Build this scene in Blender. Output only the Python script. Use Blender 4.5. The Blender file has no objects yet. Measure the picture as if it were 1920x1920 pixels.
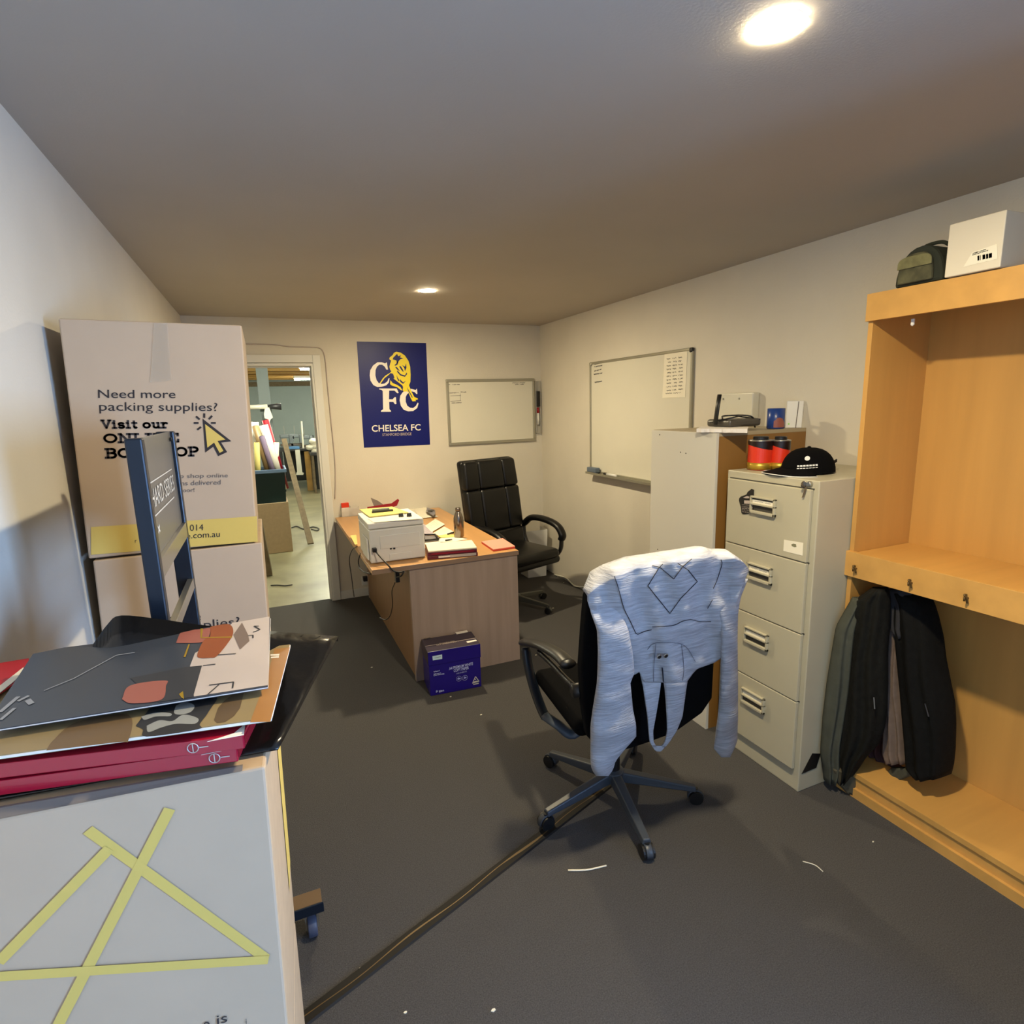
import bpy, bmesh, math, random
import numpy as np
from mathutils import Matrix, Vector
random.seed(7)
S = bpy.context.scene
COL = S.collection
# ------------------------------------------------------------------ camera
F_PX, YAW, PITCH, ROLL, CAM_Z = 1074.84, 0.4017, -0.1858, -0.0289, 1.6396
FW = np.array([math.sin(YAW)*math.cos(PITCH), math.cos(YAW)*math.cos(PITCH), math.sin(PITCH)])
_r = np.cross(FW, [0, 0, 1.0]); _r /= np.linalg.norm(_r); _u = np.cross(_r, FW)
RT = math.cos(ROLL)*_r + math.sin(ROLL)*_u
UP = -math.sin(ROLL)*_r + math.cos(ROLL)*_u
CAM = np.array([0, 0, CAM_Z])
cd = bpy.data.cameras.new('camera'); cam = bpy.data.objects.new('camera', cd); COL.objects.link(cam)
cam.matrix_world = Matrix(((RT[0], UP[0], -FW[0], 0), (RT[1], UP[1], -FW[1], 0), (RT[2], UP[2], -FW[2], CAM_Z), (0, 0, 0, 1)))
cd.sensor_width = 36; cd.lens = 36*F_PX/1920; cd.clip_start = 0.02; cd.clip_end = 100
S.camera = cam
# ------------------------------------------------------------------ exposure, sky
S.view_settings.view_transform = 'Standard'; S.view_settings.look = 'None'
S.view_settings.gamma = 1; S.view_settings.use_curve_mapping = False
S.view_settings.exposure = 0.0
w = bpy.data.worlds.new('sky'); S.world = w; w.use_nodes = True
bg = w.node_tree.nodes['Background']; bg.inputs[0].default_value = (0.42, 0.60, 1.0, 1); bg.inputs[1].default_value = 0.6
# area lamp for blue daylight, in an unseen window added behind the camera
WIN = (-2.0, -0.85, 0.45, 1.95)      # y0 y1 z0 z1 of the added window opening, right wall
FRONT_Y = -4.5
ld = bpy.data.lights.new('added_window_daylight', 'AREA'); ld.shape = 'RECTANGLE'; ld.size = WIN[3]-WIN[2]; ld.size_y = WIN[1]-WIN[0]
ld.energy = 310; ld.color = (0.33, 0.56, 1.0)
lo = bpy.data.objects.new('added_window_daylight', ld); COL.objects.link(lo)
lo.location = (2.472+0.11, (WIN[0]+WIN[1])/2, (WIN[2]+WIN[3])/2); lo.rotation_euler = (0, math.radians(90), 0)
LAMP_W, LAMP_COL = 2000.0, (1.0, 0.83, 0.53)
TUBE_W = 190.0

# ------------------------------------------------------------------ pixel -> place helpers (1920 px frame)
def ray(u, v): return FW + RT*(u-960)/F_PX - UP*(v-960)/F_PX
def onX(u, v, X): d = ray(u, v); return CAM + d*(X/d[0])
def onY(u, v, Y): d = ray(u, v); return CAM + d*(Y/d[1])
def onZ(u, v, Z): d = ray(u, v); return CAM + d*((Z-CAM_Z)/d[2])
def onP(u, v, P, n):
    d = ray(u, v); n = np.array(n, float); return CAM + d*(((np.array(P, float)-CAM) @ n)/(d @ n))
# ------------------------------------------------------------------ object helpers
def W(o):
    m = o.matrix_basis.copy()
    if o.parent: m = W(o.parent) @ o.matrix_parent_inverse @ m
    return m
def put(o, parent):
    COL.objects.link(o)
    if parent is not None:
        o.parent = parent; o.matrix_parent_inverse = W(parent).inverted()
def tag(o, label=None, cat=None, group=None, kind=None):
    if label: o['label'] = label
    if cat: o['category'] = cat
    if group: o['group'] = group
    if kind: o['kind'] = kind
    return o
def thing(name, label, cat, loc=(0, 0, 0), rotz=0, group=None):
    o = bpy.data.objects.new(name, None); o.empty_display_size = 0.05
    o.location = [float(c) for c in loc]; o.rotation_euler = (0, 0, rotz); COL.objects.link(o)
    return tag(o, label, cat, group)
def obj(name, bm, mat, parent=None, bevel=0, smooth=False, sub=0, seg=2, label=None):
    me = bpy.data.meshes.new(name); bmesh.ops.recalc_face_normals(bm, faces=bm.faces[:]); bm.to_mesh(me); bm.free()
    for m in (mat if isinstance(mat, (list, tuple)) else [mat]): me.materials.append(m)
    o = bpy.data.objects.new(name, me); put(o, parent)
    if smooth:
        for p in me.polygons: p.use_smooth = True
    if bevel:
        b = o.modifiers.new('bevel', 'BEVEL'); b.width = bevel; b.segments = seg; b.limit_method = 'ANGLE'; b.angle_limit = math.radians(40)
    if sub:
        s = o.modifiers.new('sub', 'SUBSURF'); s.levels = sub; s.render_levels = sub
    if label: o['label'] = label
    return o
def struct(name, bm, mat, **k):
    o = obj(name, bm, mat, **k); o['kind'] = 'structure'; return o
def copy_tree(o, parent=None):
    c = o.copy(); COL.objects.link(c)
    if parent is not None: c.parent = parent
    for ch in list(o.children): copy_tree(ch, c)
    return c
def BM(): return bmesh.new()
def face(bm, pts, mi=0):
    f = bm.faces.new([bm.verts.new([float(c) for c in p]) for p in pts]); f.material_index = mi; f.normal_update(); return f
def hexa(bm, c, mi=0):
    """c: 8 corners, bottom ring 0-3 then top ring 4-7"""
    v = [bm.verts.new([float(x) for x in p]) for p in c]
    for q in ((3, 2, 1, 0), (4, 5, 6, 7), (0, 1, 5, 4), (1, 2, 6, 5), (2, 3, 7, 6), (3, 0, 4, 7)):
        f = bm.faces.new([v[i] for i in q]); f.material_index = mi
def box(bm, x0, x1, y0, y1, z0, z1, mi=0):
    hexa(bm, [(x0, y0, z0), (x1, y0, z0), (x1, y1, z0), (x0, y1, z0), (x0, y0, z1), (x1, y0, z1), (x1, y1, z1), (x0, y1, z1)], mi); return bm
def obox(bm, P, a, b, c, mi=0):
    """box centred at P with half-vectors a, b, c"""
    P, a, b, c = (np.array(q, float) for q in (P, a, b, c))
    hexa(bm, [P-a-b-c, P+a-b-c, P+a+b-c, P-a+b-c, P-a-b+c, P+a-b+c, P+a+b+c, P-a+b+c], mi); return bm
def frame_of(d):
    d = np.array(d, float); d /= np.linalg.norm(d)
    a = np.cross(d, [0, 0, 1.0])
    if np.linalg.norm(a) < 1e-4: a = np.array([1.0, 0, 0])
    a /= np.linalg.norm(a); return d, a, np.cross(a, d)
def tube(bm, path, r, n=10, r2=None, caps=True, mi=0):
    """r may be a number or a list; r2: second half-axis (flattened section)"""
    P = [np.array(p, float) for p in path]; rings = []; prev = None
    for i, p in enumerate(P):
        t = P[min(i+1, len(P)-1)] - P[max(i-1, 0)]
        d, a, b = frame_of(t)
        if prev is not None:
            a = prev - d*(prev @ d); a /= np.linalg.norm(a); b = np.cross(a, d)
        prev = a
        ra = r[i] if isinstance(r, (list, tuple)) else r
        rb = ra if r2 is None else (r2[i] if isinstance(r2, (list, tuple)) else r2)
        rings.append([bm.verts.new([float(x) for x in p + a*ra*math.cos(k*2*math.pi/n) + b*rb*math.sin(k*2*math.pi/n)]) for k in range(n)])
    for i in range(len(rings)-1):
        for k in range(n):
            f = bm.faces.new((rings[i][k], rings[i][(k+1) % n], rings[i+1][(k+1) % n], rings[i+1][k])); f.material_index = mi
    if caps:
        for q in (rings[0][::-1], rings[-1]): f = bm.faces.new(q); f.material_index = mi
    return bm
def lathe(bm, prof, P=(0, 0, 0), n=24, mi=0, axis=None):
    """prof: (radius, height) list along an axis (default Z)"""
    P = np.array(P, float)
    if axis is None: d, a, b = np.array([0, 0, 1.0]), np.array([1.0, 0, 0]), np.array([0, 1.0, 0])
    else: d, a, b = frame_of(axis)
    rings = [[bm.verts.new([float(x) for x in P + d*h + a*r*math.cos(k*2*math.pi/n) + b*r*math.sin(k*2*math.pi/n)]) for k in range(n)] for r, h in prof]
    for i in range(len(rings)-1):
        for k in range(n):
            f = bm.faces.new((rings[i][k], rings[i][(k+1) % n], rings[i+1][(k+1) % n], rings[i+1][k])); f.material_index = mi
    bm.faces.new(rings[0][::-1]).material_index = mi; bm.faces.new(rings[-1]).material_index = mi
    return bm
def smoothpath(pts, n=6):
    """Catmull-Rom through the points"""
    P = [np.array(p, float) for p in pts]; P = [2*P[0]-P[1]] + P + [2*P[-1]-P[-2]]; out = []
    for i in range(1, len(P)-2):
        for k in range(n):
            t = k/n; a, b, c, d = P[i-1:i+3]
            out.append(0.5*((2*b) + (c-a)*t + (2*a-5*b+4*c-d)*t*t + (3*b-a-3*c+d)*t**3))
    out.append(P[-2]); return out
def prism(bm, pts, off, mi=0):
    """solid from a flat outline pushed by the vector off"""
    off = np.array(off, float); n = len(pts)
    a = [bm.verts.new([float(x) for x in p]) for p in pts]; b = [bm.verts.new([float(x) for x in np.array(p)+off]) for p in pts]
    fs = [bm.faces.new(a[::-1]), bm.faces.new(b)] + [bm.faces.new((a[i], a[(i+1) % n], b[(i+1) % n], b[i])) for i in range(n)]
    for f in fs: f.material_index = mi
    return bm
def ribbon(bm, a, b, wd, n, mi=0):
    a, b, n = np.array(a, float), np.array(b, float), np.array(n, float)
    s = np.cross(n, b-a); s *= wd/2/np.linalg.norm(s); face(bm, (a-s, b-s, b+s, a+s), mi)
def rbox(bm, x0, x1, y0, y1, z0, z1, r, seg=3):
    t = BM(); box(t, x0, x1, y0, y1, z0, z1); bmesh.ops.bevel(t, geom=t.edges[:], offset=r, segments=seg, profile=0.5, affect='EDGES')
    me = bpy.data.meshes.new('t'); t.to_mesh(me); t.free(); bm.from_mesh(me); bpy.data.meshes.remove(me); return bm
_txt = {}
def text2d(s, bold=0):
    """outline of a line of text as (verts, faces, width, cap height)"""
    if (s, bold) in _txt: return _txt[(s, bold)]
    c = bpy.data.curves.new('t', 'FONT'); c.body = s; c.size = 1; c.offset = bold; c.resolution_u = 4
    o = bpy.data.objects.new('t', c); COL.objects.link(o)
    dg = bpy.context.evaluated_depsgraph_get(); me = bpy.data.meshes.new_from_object(o.evaluated_get(dg))
    V = [tuple(v.co[:2]) for v in me.vertices]; Fs = [tuple(p.vertices) for p in me.polygons]
    bpy.data.objects.remove(o); bpy.data.curves.remove(c); bpy.data.meshes.remove(me)
    x0 = min(v[0] for v in V); x1 = max(v[0] for v in V)
    r = ([(v[0]-x0, v[1]) for v in V], Fs, x1-x0, 0.70); _txt[(s, bold)] = r; return r
def text_on(bm, s, A, B, T, bold=0, mi=0):
    """text with its baseline from A to B and its capitals as high as T above A"""
    A, B, T = (np.array(q, float) for q in (A, B, T)); V, Fs, wd, ch = text2d(s, bold)
    ux = (B-A)/wd; uy = (T-A)/ch
    vs = [bm.verts.new([float(x) for x in A+ux*x+uy*y]) for x, y in V]
    for f in Fs:
        try: bm.faces.new([vs[i] for i in f]).material_index = mi
        except ValueError: pass
# slab-serif capitals drawn as strokes (polylines on a unit square, serifs as short bars)
def arc(cx, cy, rx, ry, a0, a1, n=10): return [(cx+rx*math.cos(math.radians(a0+(a1-a0)*i/n)), cy+ry*math.sin(math.radians(a0+(a1-a0)*i/n))) for i in range(n+1)]
SLAB = {
 'V': [[(.12, 1), (.5, 0), (.88, 1)], [(0, 1), (.28, 1)], [(.72, 1), (1, 1)]],
 'O': [arc(.5, .5, .42, .46, 0, 360, 20)],
 'N': [[(.18, 0), (.18, 1), (.82, 0), (.82, 1)], [(0, 0), (.36, 0)], [(.02, 1), (.2, 1)], [(.64, 1), (1, 1)]],
 'L': [[(.25, 0), (.25, 1)], [(.05, 1), (.5, 1)], [(.05, 0), (.95, 0), (.95, .28)]],
 'I': [[(.5, 0), (.5, 1)], [(.15, 0), (.85, 0)], [(.15, 1), (.85, 1)]],
 'E': [[(.25, 0), (.25, 1)], [(.05, 1), (.9, 1), (.9, .74)], [(.25, .52), (.65, .52)], [(.05, 0), (.93, 0), (.93, .28)]],
 'B': [[(.22, 0), (.22, 1)], [(.02, 1), (.55, 1)] + arc(.55, .77, .28, .23, 90, -90)[1:] + [(.22, .54)], [(.55, .54)] + arc(.55, .27, .34, .27, 90, -90) + [(.02, 0)]],
 'X': [[(.15, 0), (.85, 1)], [(.15, 1), (.85, 0)], [(0, 0), (.34, 0)], [(.66, 0), (1, 0)], [(0, 1), (.34, 1)], [(.66, 1), (1, 1)]],
 'S': [arc(.5, .74, .34, .24, 20, 270, 10) + arc(.5, .27, .36, .26, 90, -160, 10), [(.84, 1), (.84, .72)], [(.15, 0), (.15, .28)]],
 'H': [[(.2, 0), (.2, 1)], [(.8, 0), (.8, 1)], [(.2, .5), (.8, .5)], [(.02, 0), (.38, 0)], [(.02, 1), (.38, 1)], [(.62, 0), (.98, 0)], [(.62, 1), (.98, 1)]],
 'P': [[(.25, 0), (.25, 1)], [(.05, 1), (.55, 1)] + arc(.55, .74, .34, .26, 90, -90)[1:] + [(.25, .48)], [(.05, 0), (.5, 0)]],
 'i': [[(.5, 0), (.5, .66)], [(.2, .66), (.5, .66)], [(.15, 0), (.85, 0)], [(.42, .92), (.58, .92)]],
 's': [arc(.5, .49, .33, .17, 20, 270, 8) + arc(.5, .17, .35, .17, 90, -160, 8)],
 't': [[(.45, .9), (.45, .2)] + arc(.65, .2, .2, .2, 180, 320, 6), [(.15, .66), (.85, .66)]],
 'o': [arc(.5, .33, .38, .31, 0, 360, 16)],
 'u': [[(.08, .66), (.25, .66), (.25, .22)] + arc(.48, .22, .23, .21, 180, 300, 6) + [(.78, .16)], [(.62, .66), (.78, .66), (.78, 0), (.95, 0)]],
 'r': [[(.3, 0), (.3, .66)], [(.05, .66), (.3, .66)], [(.05, 0), (.6, 0)], arc(.62, .38, .32, .27, 180, 50, 6)],
}
SW = {'i': .55, 't': .65, 's': .75, 'r': .8, 'I': .62, 'L': .85, ' ': .42, 'o': .85, 'u': .95, 'N': 1.05, 'X': 1.05, 'H': 1.08, 'O': 1.05}
def slab_on(bm, s, A, B, T, wt=.17):
    A, B, T = (np.array(q, float) for q in (A, B, T)); tot = sum(SW.get(c, .95) for c in s); ux = (B-A)/tot; uy = T-A; n = np.cross(ux, uy); n /= np.linalg.norm(n)
    x = 0; th = wt*np.linalg.norm(uy)
    for c in s:
        wd = SW.get(c, .95)
        for st in SLAB.get(c, []):
            pl = [A + ux*(x+(.04+.92*p)*wd) + uy*(q*(1-wt)+wt/2) for p, q in st]
            for i in range(len(pl)-1):
                d = pl[i+1]-pl[i]; L = np.linalg.norm(d)
                if L > 1e-6: e = d/L*th*.35; ribbon(bm, pl[i]-e, pl[i+1]+e, th, n)
        x += wd
# ------------------------------------------------------------------ materials
def lin(h):
    if isinstance(h, str):
        h = h.lstrip('#'); c = [int(h[i:i+2], 16)/255 for i in (0, 2, 4)]
        return tuple(x/12.92 if x <= .04045 else ((x+.055)/1.055)**2.4 for x in c)
    return h
_m = {}
def mat(name, col, rough=.6, metal=0, var=0.0, scale=20, bump=0, bscale=200, spec=.5, stretch=None, emit=None, estr=0, alpha=1, trans=0, coat=0):
    if name in _m: return _m[name]
    m = bpy.data.materials.new(name); m.use_nodes = True; nt = m.node_tree; b = nt.nodes['Principled BSDF']
    c = lin(col); b.inputs['Base Color'].default_value = (*c, 1); b.inputs['Roughness'].default_value = rough; b.inputs['Metallic'].default_value = metal
    b.inputs['Specular IOR Level'].default_value = spec; b.inputs['Coat Weight'].default_value = coat
    if trans: b.inputs['Transmission Weight'].default_value = trans
    if alpha < 1: b.inputs['Alpha'].default_value = alpha
    if emit: b.inputs['Emission Color'].default_value = (*lin(emit), 1); b.inputs['Emission Strength'].default_value = estr
    if var or bump:
        tc = nt.nodes.new('ShaderNodeTexCoord'); mp = nt.nodes.new('ShaderNodeMapping'); nt.links.new(tc.outputs['Object'], mp.inputs[0])
        if stretch: mp.inputs['Scale'].default_value = stretch
    if var:
        nz = nt.nodes.new('ShaderNodeTexNoise'); nz.inputs['Scale'].default_value = scale; nz.inputs['Detail'].default_value = 6; nt.links.new(mp.outputs[0], nz.inputs[0])
        mx = nt.nodes.new('ShaderNodeMix'); mx.data_type = 'RGBA'
        mx.inputs[6].default_value = (*[max(0, x*(1-var)) for x in c], 1); mx.inputs[7].default_value = (*[min(1, x*(1+var)) for x in c], 1)
        cr = nt.nodes.new('ShaderNodeValToRGB'); cr.color_ramp.elements[0].position = .3; cr.color_ramp.elements[1].position = .7
        nt.links.new(nz.outputs[0], cr.inputs[0]); nt.links.new(cr.outputs[0], mx.inputs[0]); nt.links.new(mx.outputs[2], b.inputs['Base Color'])
    if bump:
        n2 = nt.nodes.new('ShaderNodeTexNoise'); n2.inputs['Scale'].default_value = bscale; n2.inputs['Detail'].default_value = 4; nt.links.new(mp.outputs[0], n2.inputs[0])
        bp = nt.nodes.new('ShaderNodeBump'); bp.inputs['Strength'].default_value = bump; bp.inputs['Distance'].default_value = .01
        nt.links.new(n2.outputs[0], bp.inputs['Height']); nt.links.new(bp.outputs[0], b.inputs['Normal'])
    _m[name] = m; return m
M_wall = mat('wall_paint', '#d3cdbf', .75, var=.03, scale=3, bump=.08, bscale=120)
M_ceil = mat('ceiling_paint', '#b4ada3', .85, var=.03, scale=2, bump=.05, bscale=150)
M_trim = mat('white_trim', '#d9d9d4', .45)
M_carpet = mat('carpet', '#5b5959', .95, var=.28, scale=260, bump=.9, bscale=420, spec=.15)
M_conc = mat('concrete', '#8b8669', .35, var=.3, scale=2.2)
M_beech = mat('beech_laminate', '#c4944f', .42, var=.08, scale=14, stretch=(1, 1, .08))
M_beechh = mat('beech_laminate_flat', '#c89852', .42, var=.08, scale=14, stretch=(.08, 1, 1))
M_desk = mat('desk_laminate', '#9f8c80', .45, var=.1, scale=22, stretch=(1, 1, .06))
M_desktop = mat('desk_top_laminate', '#c2935e', .35, var=.08, scale=16, stretch=(1, .06, 1))
M_edge = mat('desk_edge', '#8c7462', .5)
M_card = mat('kraft_card', '#b59c7c', .8, var=.05, scale=30)
M_cardw = mat('white_card', '#bda58a', .7, var=.02, scale=12)
M_print = mat('print_black', '#2b2527', .8)
M_printg = mat('print_grey', '#6d655f', .8)
M_yel = mat('print_yellow', '#d4b65c', .75)
M_black = mat('black_plastic', '#141416', .4)
M_blackm = mat('black_fabric', '#08080a', .95, var=.2, scale=300, bump=.4, bscale=500, spec=.1)
M_leather = mat('black_leather', '#09090a', .36, spec=.35, bump=.12, bscale=260)
M_navy = mat('blue_black_steel', '#1a222d', .33, metal=.3)
M_greypanel = mat('grey_panel', '#6e6c66', .35, metal=.3)
M_silver = mat('silver_metal', '#b4b2aa', .3, metal=.9)
M_steel = mat('brushed_steel', '#8a8078', .22, metal=1)
M_cab = mat('cabinet_paint', '#b3ad97', .42, var=.02, scale=8)
M_cabd = mat('cabinet_shadow_gap', '#3b3934', .7)
M_white = mat('white_plastic', '#dcdcd8', .4)
M_paper = mat('paper', '#e8e2cf', .8)
M_board = mat('whiteboard', '#d6d3c4', .22, var=.02, scale=3)
M_alu = mat('aluminium', '#a5a292', .4, metal=.6)
M_ink = mat('marker_ink', '#33333a', .8)
M_inkf = mat('marker_ink_faded', '#8b887e', .8)
M_blue = mat('poster_blue', '#0a1566', .4, spec=.3)
M_pw = mat('poster_white', '#ece6dd', .35)
M_py = mat('poster_yellow', '#ecd62c', .35)
M_red = mat('red_card', '#a3142f', .25, coat=.4)
M_crim = mat('crimson', '#8e1022', .4)
M_orange = mat('tin_red', '#d8371d', .35)
M_gold = mat('tin_gold', '#c3a13a', .35, metal=.6)
M_purple = mat('paper_carton_purple', '#20127c', .3)
M_purpled = mat('paper_carton_dark', '#332a3c', .4)
M_lilac = mat('print_lilac', '#b9c0f2', .6)
M_pink = mat('pink_card', '#e59a86', .7)
M_hood = mat('hoodie_marl', '#abacb2', .95, var=.2, scale=60, bump=.4, bscale=90, spec=.1, stretch=(.25, .25, 2.2))
M_seam = mat('hoodie_seam', '#23232d', .9)
M_bag = mat('black_polythene', '#0c0c0d', .22, bump=.25, bscale=18)
M_slate = mat('slate_print', '#3a3f48', .3)
M_tan = mat('tan_print', '#9b7f58', .4, var=.08, scale=6)
M_kh = mat('khaki_print', '#8c7a56', .4, var=.08, scale=5)
M_lgrey = mat('pale_grey_print', '#b9aca4', .35, var=.06, scale=8)
M_rust = mat('rust_print', '#8a4a2a', .4, var=.1, scale=10)
M_rose = mat('rose_print', '#96594d', .4)
M_dgrey = mat('dark_grey_print', '#2d2d2f', .4)
M_camo = mat('olive_camo', '#4c4a34', .9, var=.6, scale=22)
M_camod = mat('olive_dark', '#262a20', .9)
M_green = mat('dark_green_plastic', '#0f2a28', .3)
M_timber = mat('timber', '#9a7638', .7, var=.2, scale=8, stretch=(.1, 1, 1))
M_timberd = mat('weathered_timber', '#6d5e46', .8, var=.2, scale=20)
M_farwall = mat('workshop_wall', '#9aa6a4', .8, var=.04, scale=3)
M_strip = mat('floor_strip', '#120e0a', .65, spec=.3)
M_brass = mat('worn_brass', '#5d4824', .45, metal=.3)
M_glass = mat('window_glass', '#ffffff', .02, trans=1)
M_clear = mat('clear_tape', '#cdbfa8', .12, alpha=.22)
M_plastic = mat('clear_plastic', '#c9c6bd', .15, alpha=.5)
def slot(*names): return names
# ------------------------------------------------------------------ the room
XL, XR, YB, ZC = -0.481, 2.472, 5.028, 2.353
DX0, DX1, DZ = -0.41, 0.425, 2.01           # doorway in the far wall
b = BM(); box(b, XL-.1, XR+.1, FRONT_Y-.1, YB+.06, -.1, 0); struct('floor', b, M_carpet)
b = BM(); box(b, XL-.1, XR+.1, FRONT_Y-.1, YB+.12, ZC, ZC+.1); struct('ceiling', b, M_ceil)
b = BM(); box(b, XL-.1, XL, FRONT_Y-.1, YB+.12, 0, ZC); struct('wall_left', b, M_wall)
y0, y1, z0, z1 = WIN
b = BM(); box(b, XR, XR+.1, FRONT_Y-.1, y0, 0, ZC); box(b, XR, XR+.1, y1, YB+.12, 0, ZC); box(b, XR, XR+.1, y0, y1, 0, z0); box(b, XR, XR+.1, y0, y1, z1, ZC); struct('wall_right', b, M_wall)
b = BM(); box(b, XL, DX0, YB, YB+.12, 0, ZC); box(b, DX1, XR, YB, YB+.12, 0, ZC); box(b, DX0, DX1, YB, YB+.12, DZ, ZC); struct('wall_back', b, M_wall)
b = BM(); box(b, XL, XR, FRONT_Y-.1, FRONT_Y, 0, ZC); struct('wall_front', b, M_wall)
b = BM()
for q in ((y0, y0+.04, z0, z1), (y1-.04, y1, z0, z1), (y0+.04, y1-.04, z0, z0+.04), (y0+.04, y1-.04, z1-.04, z1), ((y0+y1)/2-.02, (y0+y1)/2+.02, z0+.04, z1-.04)):
    box(b, XR+.03, XR+.07, q[0], q[1], q[2], q[3])
struct('added_window_1', b, M_trim)  # frame of the added window, out of view, built for the daylight lamp
# door frame: jambs, head and architrave
dr = thing('door_1', None, None, (DX1, YB, 0)); dr['kind'] = 'structure'
b = BM(); box(b, DX1-.02, DX1, YB-.012, YB+.12, 0, DZ); box(b, DX0, DX0+.02, YB-.012, YB+.12, 0, DZ); box(b, DX0+.02, DX1-.02, YB-.012, YB+.12, DZ-.02, DZ); obj('door_jamb', b, M_trim, dr, bevel=.002)
b = BM(); box(b, DX1-.032, DX1-.02, YB+.03, YB+.05, 0, DZ-.02); box(b, DX0+.032, DX1-.032, YB+.03, YB+.05, DZ-.032, DZ-.02); obj('door_stop', b, M_trim, dr)
b = BM(); box(b, DX1-.005, DX1+.055, YB-.018, YB, 0, DZ+.065); box(b, DX0-.055, DX0+.005, YB-.018, YB, 0, DZ+.065); box(b, DX0+.0051, DX1-.0051, YB-.018, YB, DZ+.005, DZ+.065); obj('architrave', b, M_trim, dr, bevel=.004)
b = BM(); box(b, DX1-.022, DX1-.0195, YB-.004, YB+.03, .92, 1.02); obj('strike_plate', b, M_silver, dr)
# low trims along the far and right walls
b = BM(); box(b, DX1+.056, XR, YB-.012, YB, 0, .075); struct('baseboard_back', b, M_trim, bevel=.003)
# ------------------------------------------------------------------ workshop beyond the doorway
FY = 14.6
b = BM(); box(b, -3, 4.5, YB+.06, FY+.1, -.1, -.002); struct('floor_workshop', b, M_conc)
b = BM(); box(b, -3, 4.5, FY, FY+.1, 0, 2.6); struct('wall_workshop_far', b, M_farwall)
b = BM(); box(b, -3.1, -3, YB+.12, FY+.1, 0, 2.6); struct('wall_workshop_left', b, M_farwall)
b = BM(); box(b, 4.5, 4.6, YB+.12, FY+.1, 0, 2.6); struct('wall_workshop_right', b, M_farwall)
b = BM(); box(b, XR+.1, 4.5, YB+.12, YB+.2, 0, 2.6); box(b, -3, XL-.1, YB+.12, YB+.2, 0, 2.6); struct('wall_workshop_near', b, M_farwall)
b = BM(); box(b, -3, 4.5, YB+.12, FY+.1, 2.5, 2.6); struct('ceiling_workshop', b, M_timber)
for i in range(11):
    y = 6.2+i*.74
    b = BM(); box(b, -2.98, 4.48, y, y+.06, 2.3, 2.5); struct('trim_%d' % (i+1), b, M_timber)
b = BM(); box(b, -2.98, 4.48, FY-.1, FY, 2.2, 2.3); struct('trim_12', b, M_timberd)
M_tube = mat('tube_light', '#ffffff', .5, emit=(1, 1, .78), estr=TUBE_W)
for i, (x, y) in enumerate(((1.19, 9.2), (1.26, 12.15), (-1.3, 9.2), (.4, 6.9))):
    t = thing('fluorescent_light', ['upper of the two long tube lights glowing under the workshop joists', 'lower and farther of the two tube lights glowing in the workshop', 'tube light to the left in the workshop beyond the doorway', 'tube light just inside the workshop doorway'][i], 'light', (x, y, 2.3), 0, 'workshop tube lights')
    b = BM(); box(b, x-.62, x+.62, y-.05, y+.05, 2.25, 2.3); obj('housing', b, M_white, t, bevel=.005)
    for s in (-.026, .026):
        b = BM(); tube(b, [(x-.6, y+s, 2.235), (x+.6, y+s, 2.235)], .014, 10); obj('tube', b, M_tube, t)
# ------------------------------------------------------------------ downlights
M_lamp = mat('downlight_glow', '#fff4d8', .5, emit=LAMP_COL, estr=LAMP_W)
for i, (u, v) in enumerate(((1457, 48), (802, 545))):
    P = onZ(u, v, ZC)
    t = thing('downlight', ['round warm downlight glowing in the ceiling at the upper right', 'round warm downlight glowing in the ceiling above the desk'][i], 'light', (P[0], P[1], ZC), 0, 'ceiling downlights')
    b = BM(); lathe(b, [(.0492, 0), (.0492, -.0006), (.0475, -.0008), (.0475, 0)], P, 40); obj('trim_ring', b, M_white, t, smooth=True)
    b = BM(); lathe(b, [(.048, -.0009), (.0475, -.0016), (.036, -.0026), (.02, -.0031), (.003, -.0033)], P, 40); obj('diffuser', b, M_lamp, t, smooth=True)
    if i == 0:
        b = BM(); obox(b, onZ(1511, 38, ZC-.005), (.002, .001, 0), (-.001, .005, 0), (0, 0, .005)); obj('spring_clip', b, M_silver, t)
# ------------------------------------------------------------------ poster
def yb(u, v, d=0): return onY(u, v, YB-d)
pp = thing('poster', 'blue football club poster with white letters and a yellow lion', 'poster', yb(744, 839, .002))
pl = [yb(669, 640.3, .002), yb(798.9, 643.1, .002), yb(806.5, 833.6, .002), yb(682.5, 839.5, .002)]
b = BM(); prism(b, pl, (0, .0015, 0)); obj('sheet', b, M_blue, pp)
def pq(x, y, d=.003): return yb(640+x*.21875, 600+y*.21875, d)
def poly(name, mat_, lst, parent, f, label=None):
    b = BM()
    for L in lst: face(b, [f(*p) for p in L])
    bmesh.ops.triangulate(b, faces=b.faces[:])
    return obj(name, b, mat_, parent, label=label)
Cpoly = [(390,362),(375,372),(345,362),(310,362),(272,390),(248,430),(243,475),(250,520),(275,558),(310,575),(345,572),(385,560),(408,535),(413,500),(405,500),(395,525),(370,545),(345,548),(320,540),(302,515),(292,475),(293,430),(305,400),(325,383),(350,383),(372,400),(386,425),(400,425)]
Fpoly = [(325,587),(475,587),(492,625),(480,628),(455,605),(410,605),(408,680),(440,680),(455,662),(468,662),(472,720),(460,722),(445,702),(410,702),(412,765),(425,778),(425,787),(340,787),(340,778),(358,765),(355,610),(345,598),(325,595)]
C2 = [(648,588),(636,600),(600,590),(560,594),(525,620),(505,650),(500,690),(510,735),(535,770),(575,783),(615,780),(650,755),(662,715),(654,708),(640,735),(615,755),(590,752),(565,735),(552,700),(552,660),(562,638),(580,622),(605,612),(628,618),(644,635),(652,632)]
poly('letter_mark', M_pw, [Cpoly, Fpoly, C2], pp, pq)
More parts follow.
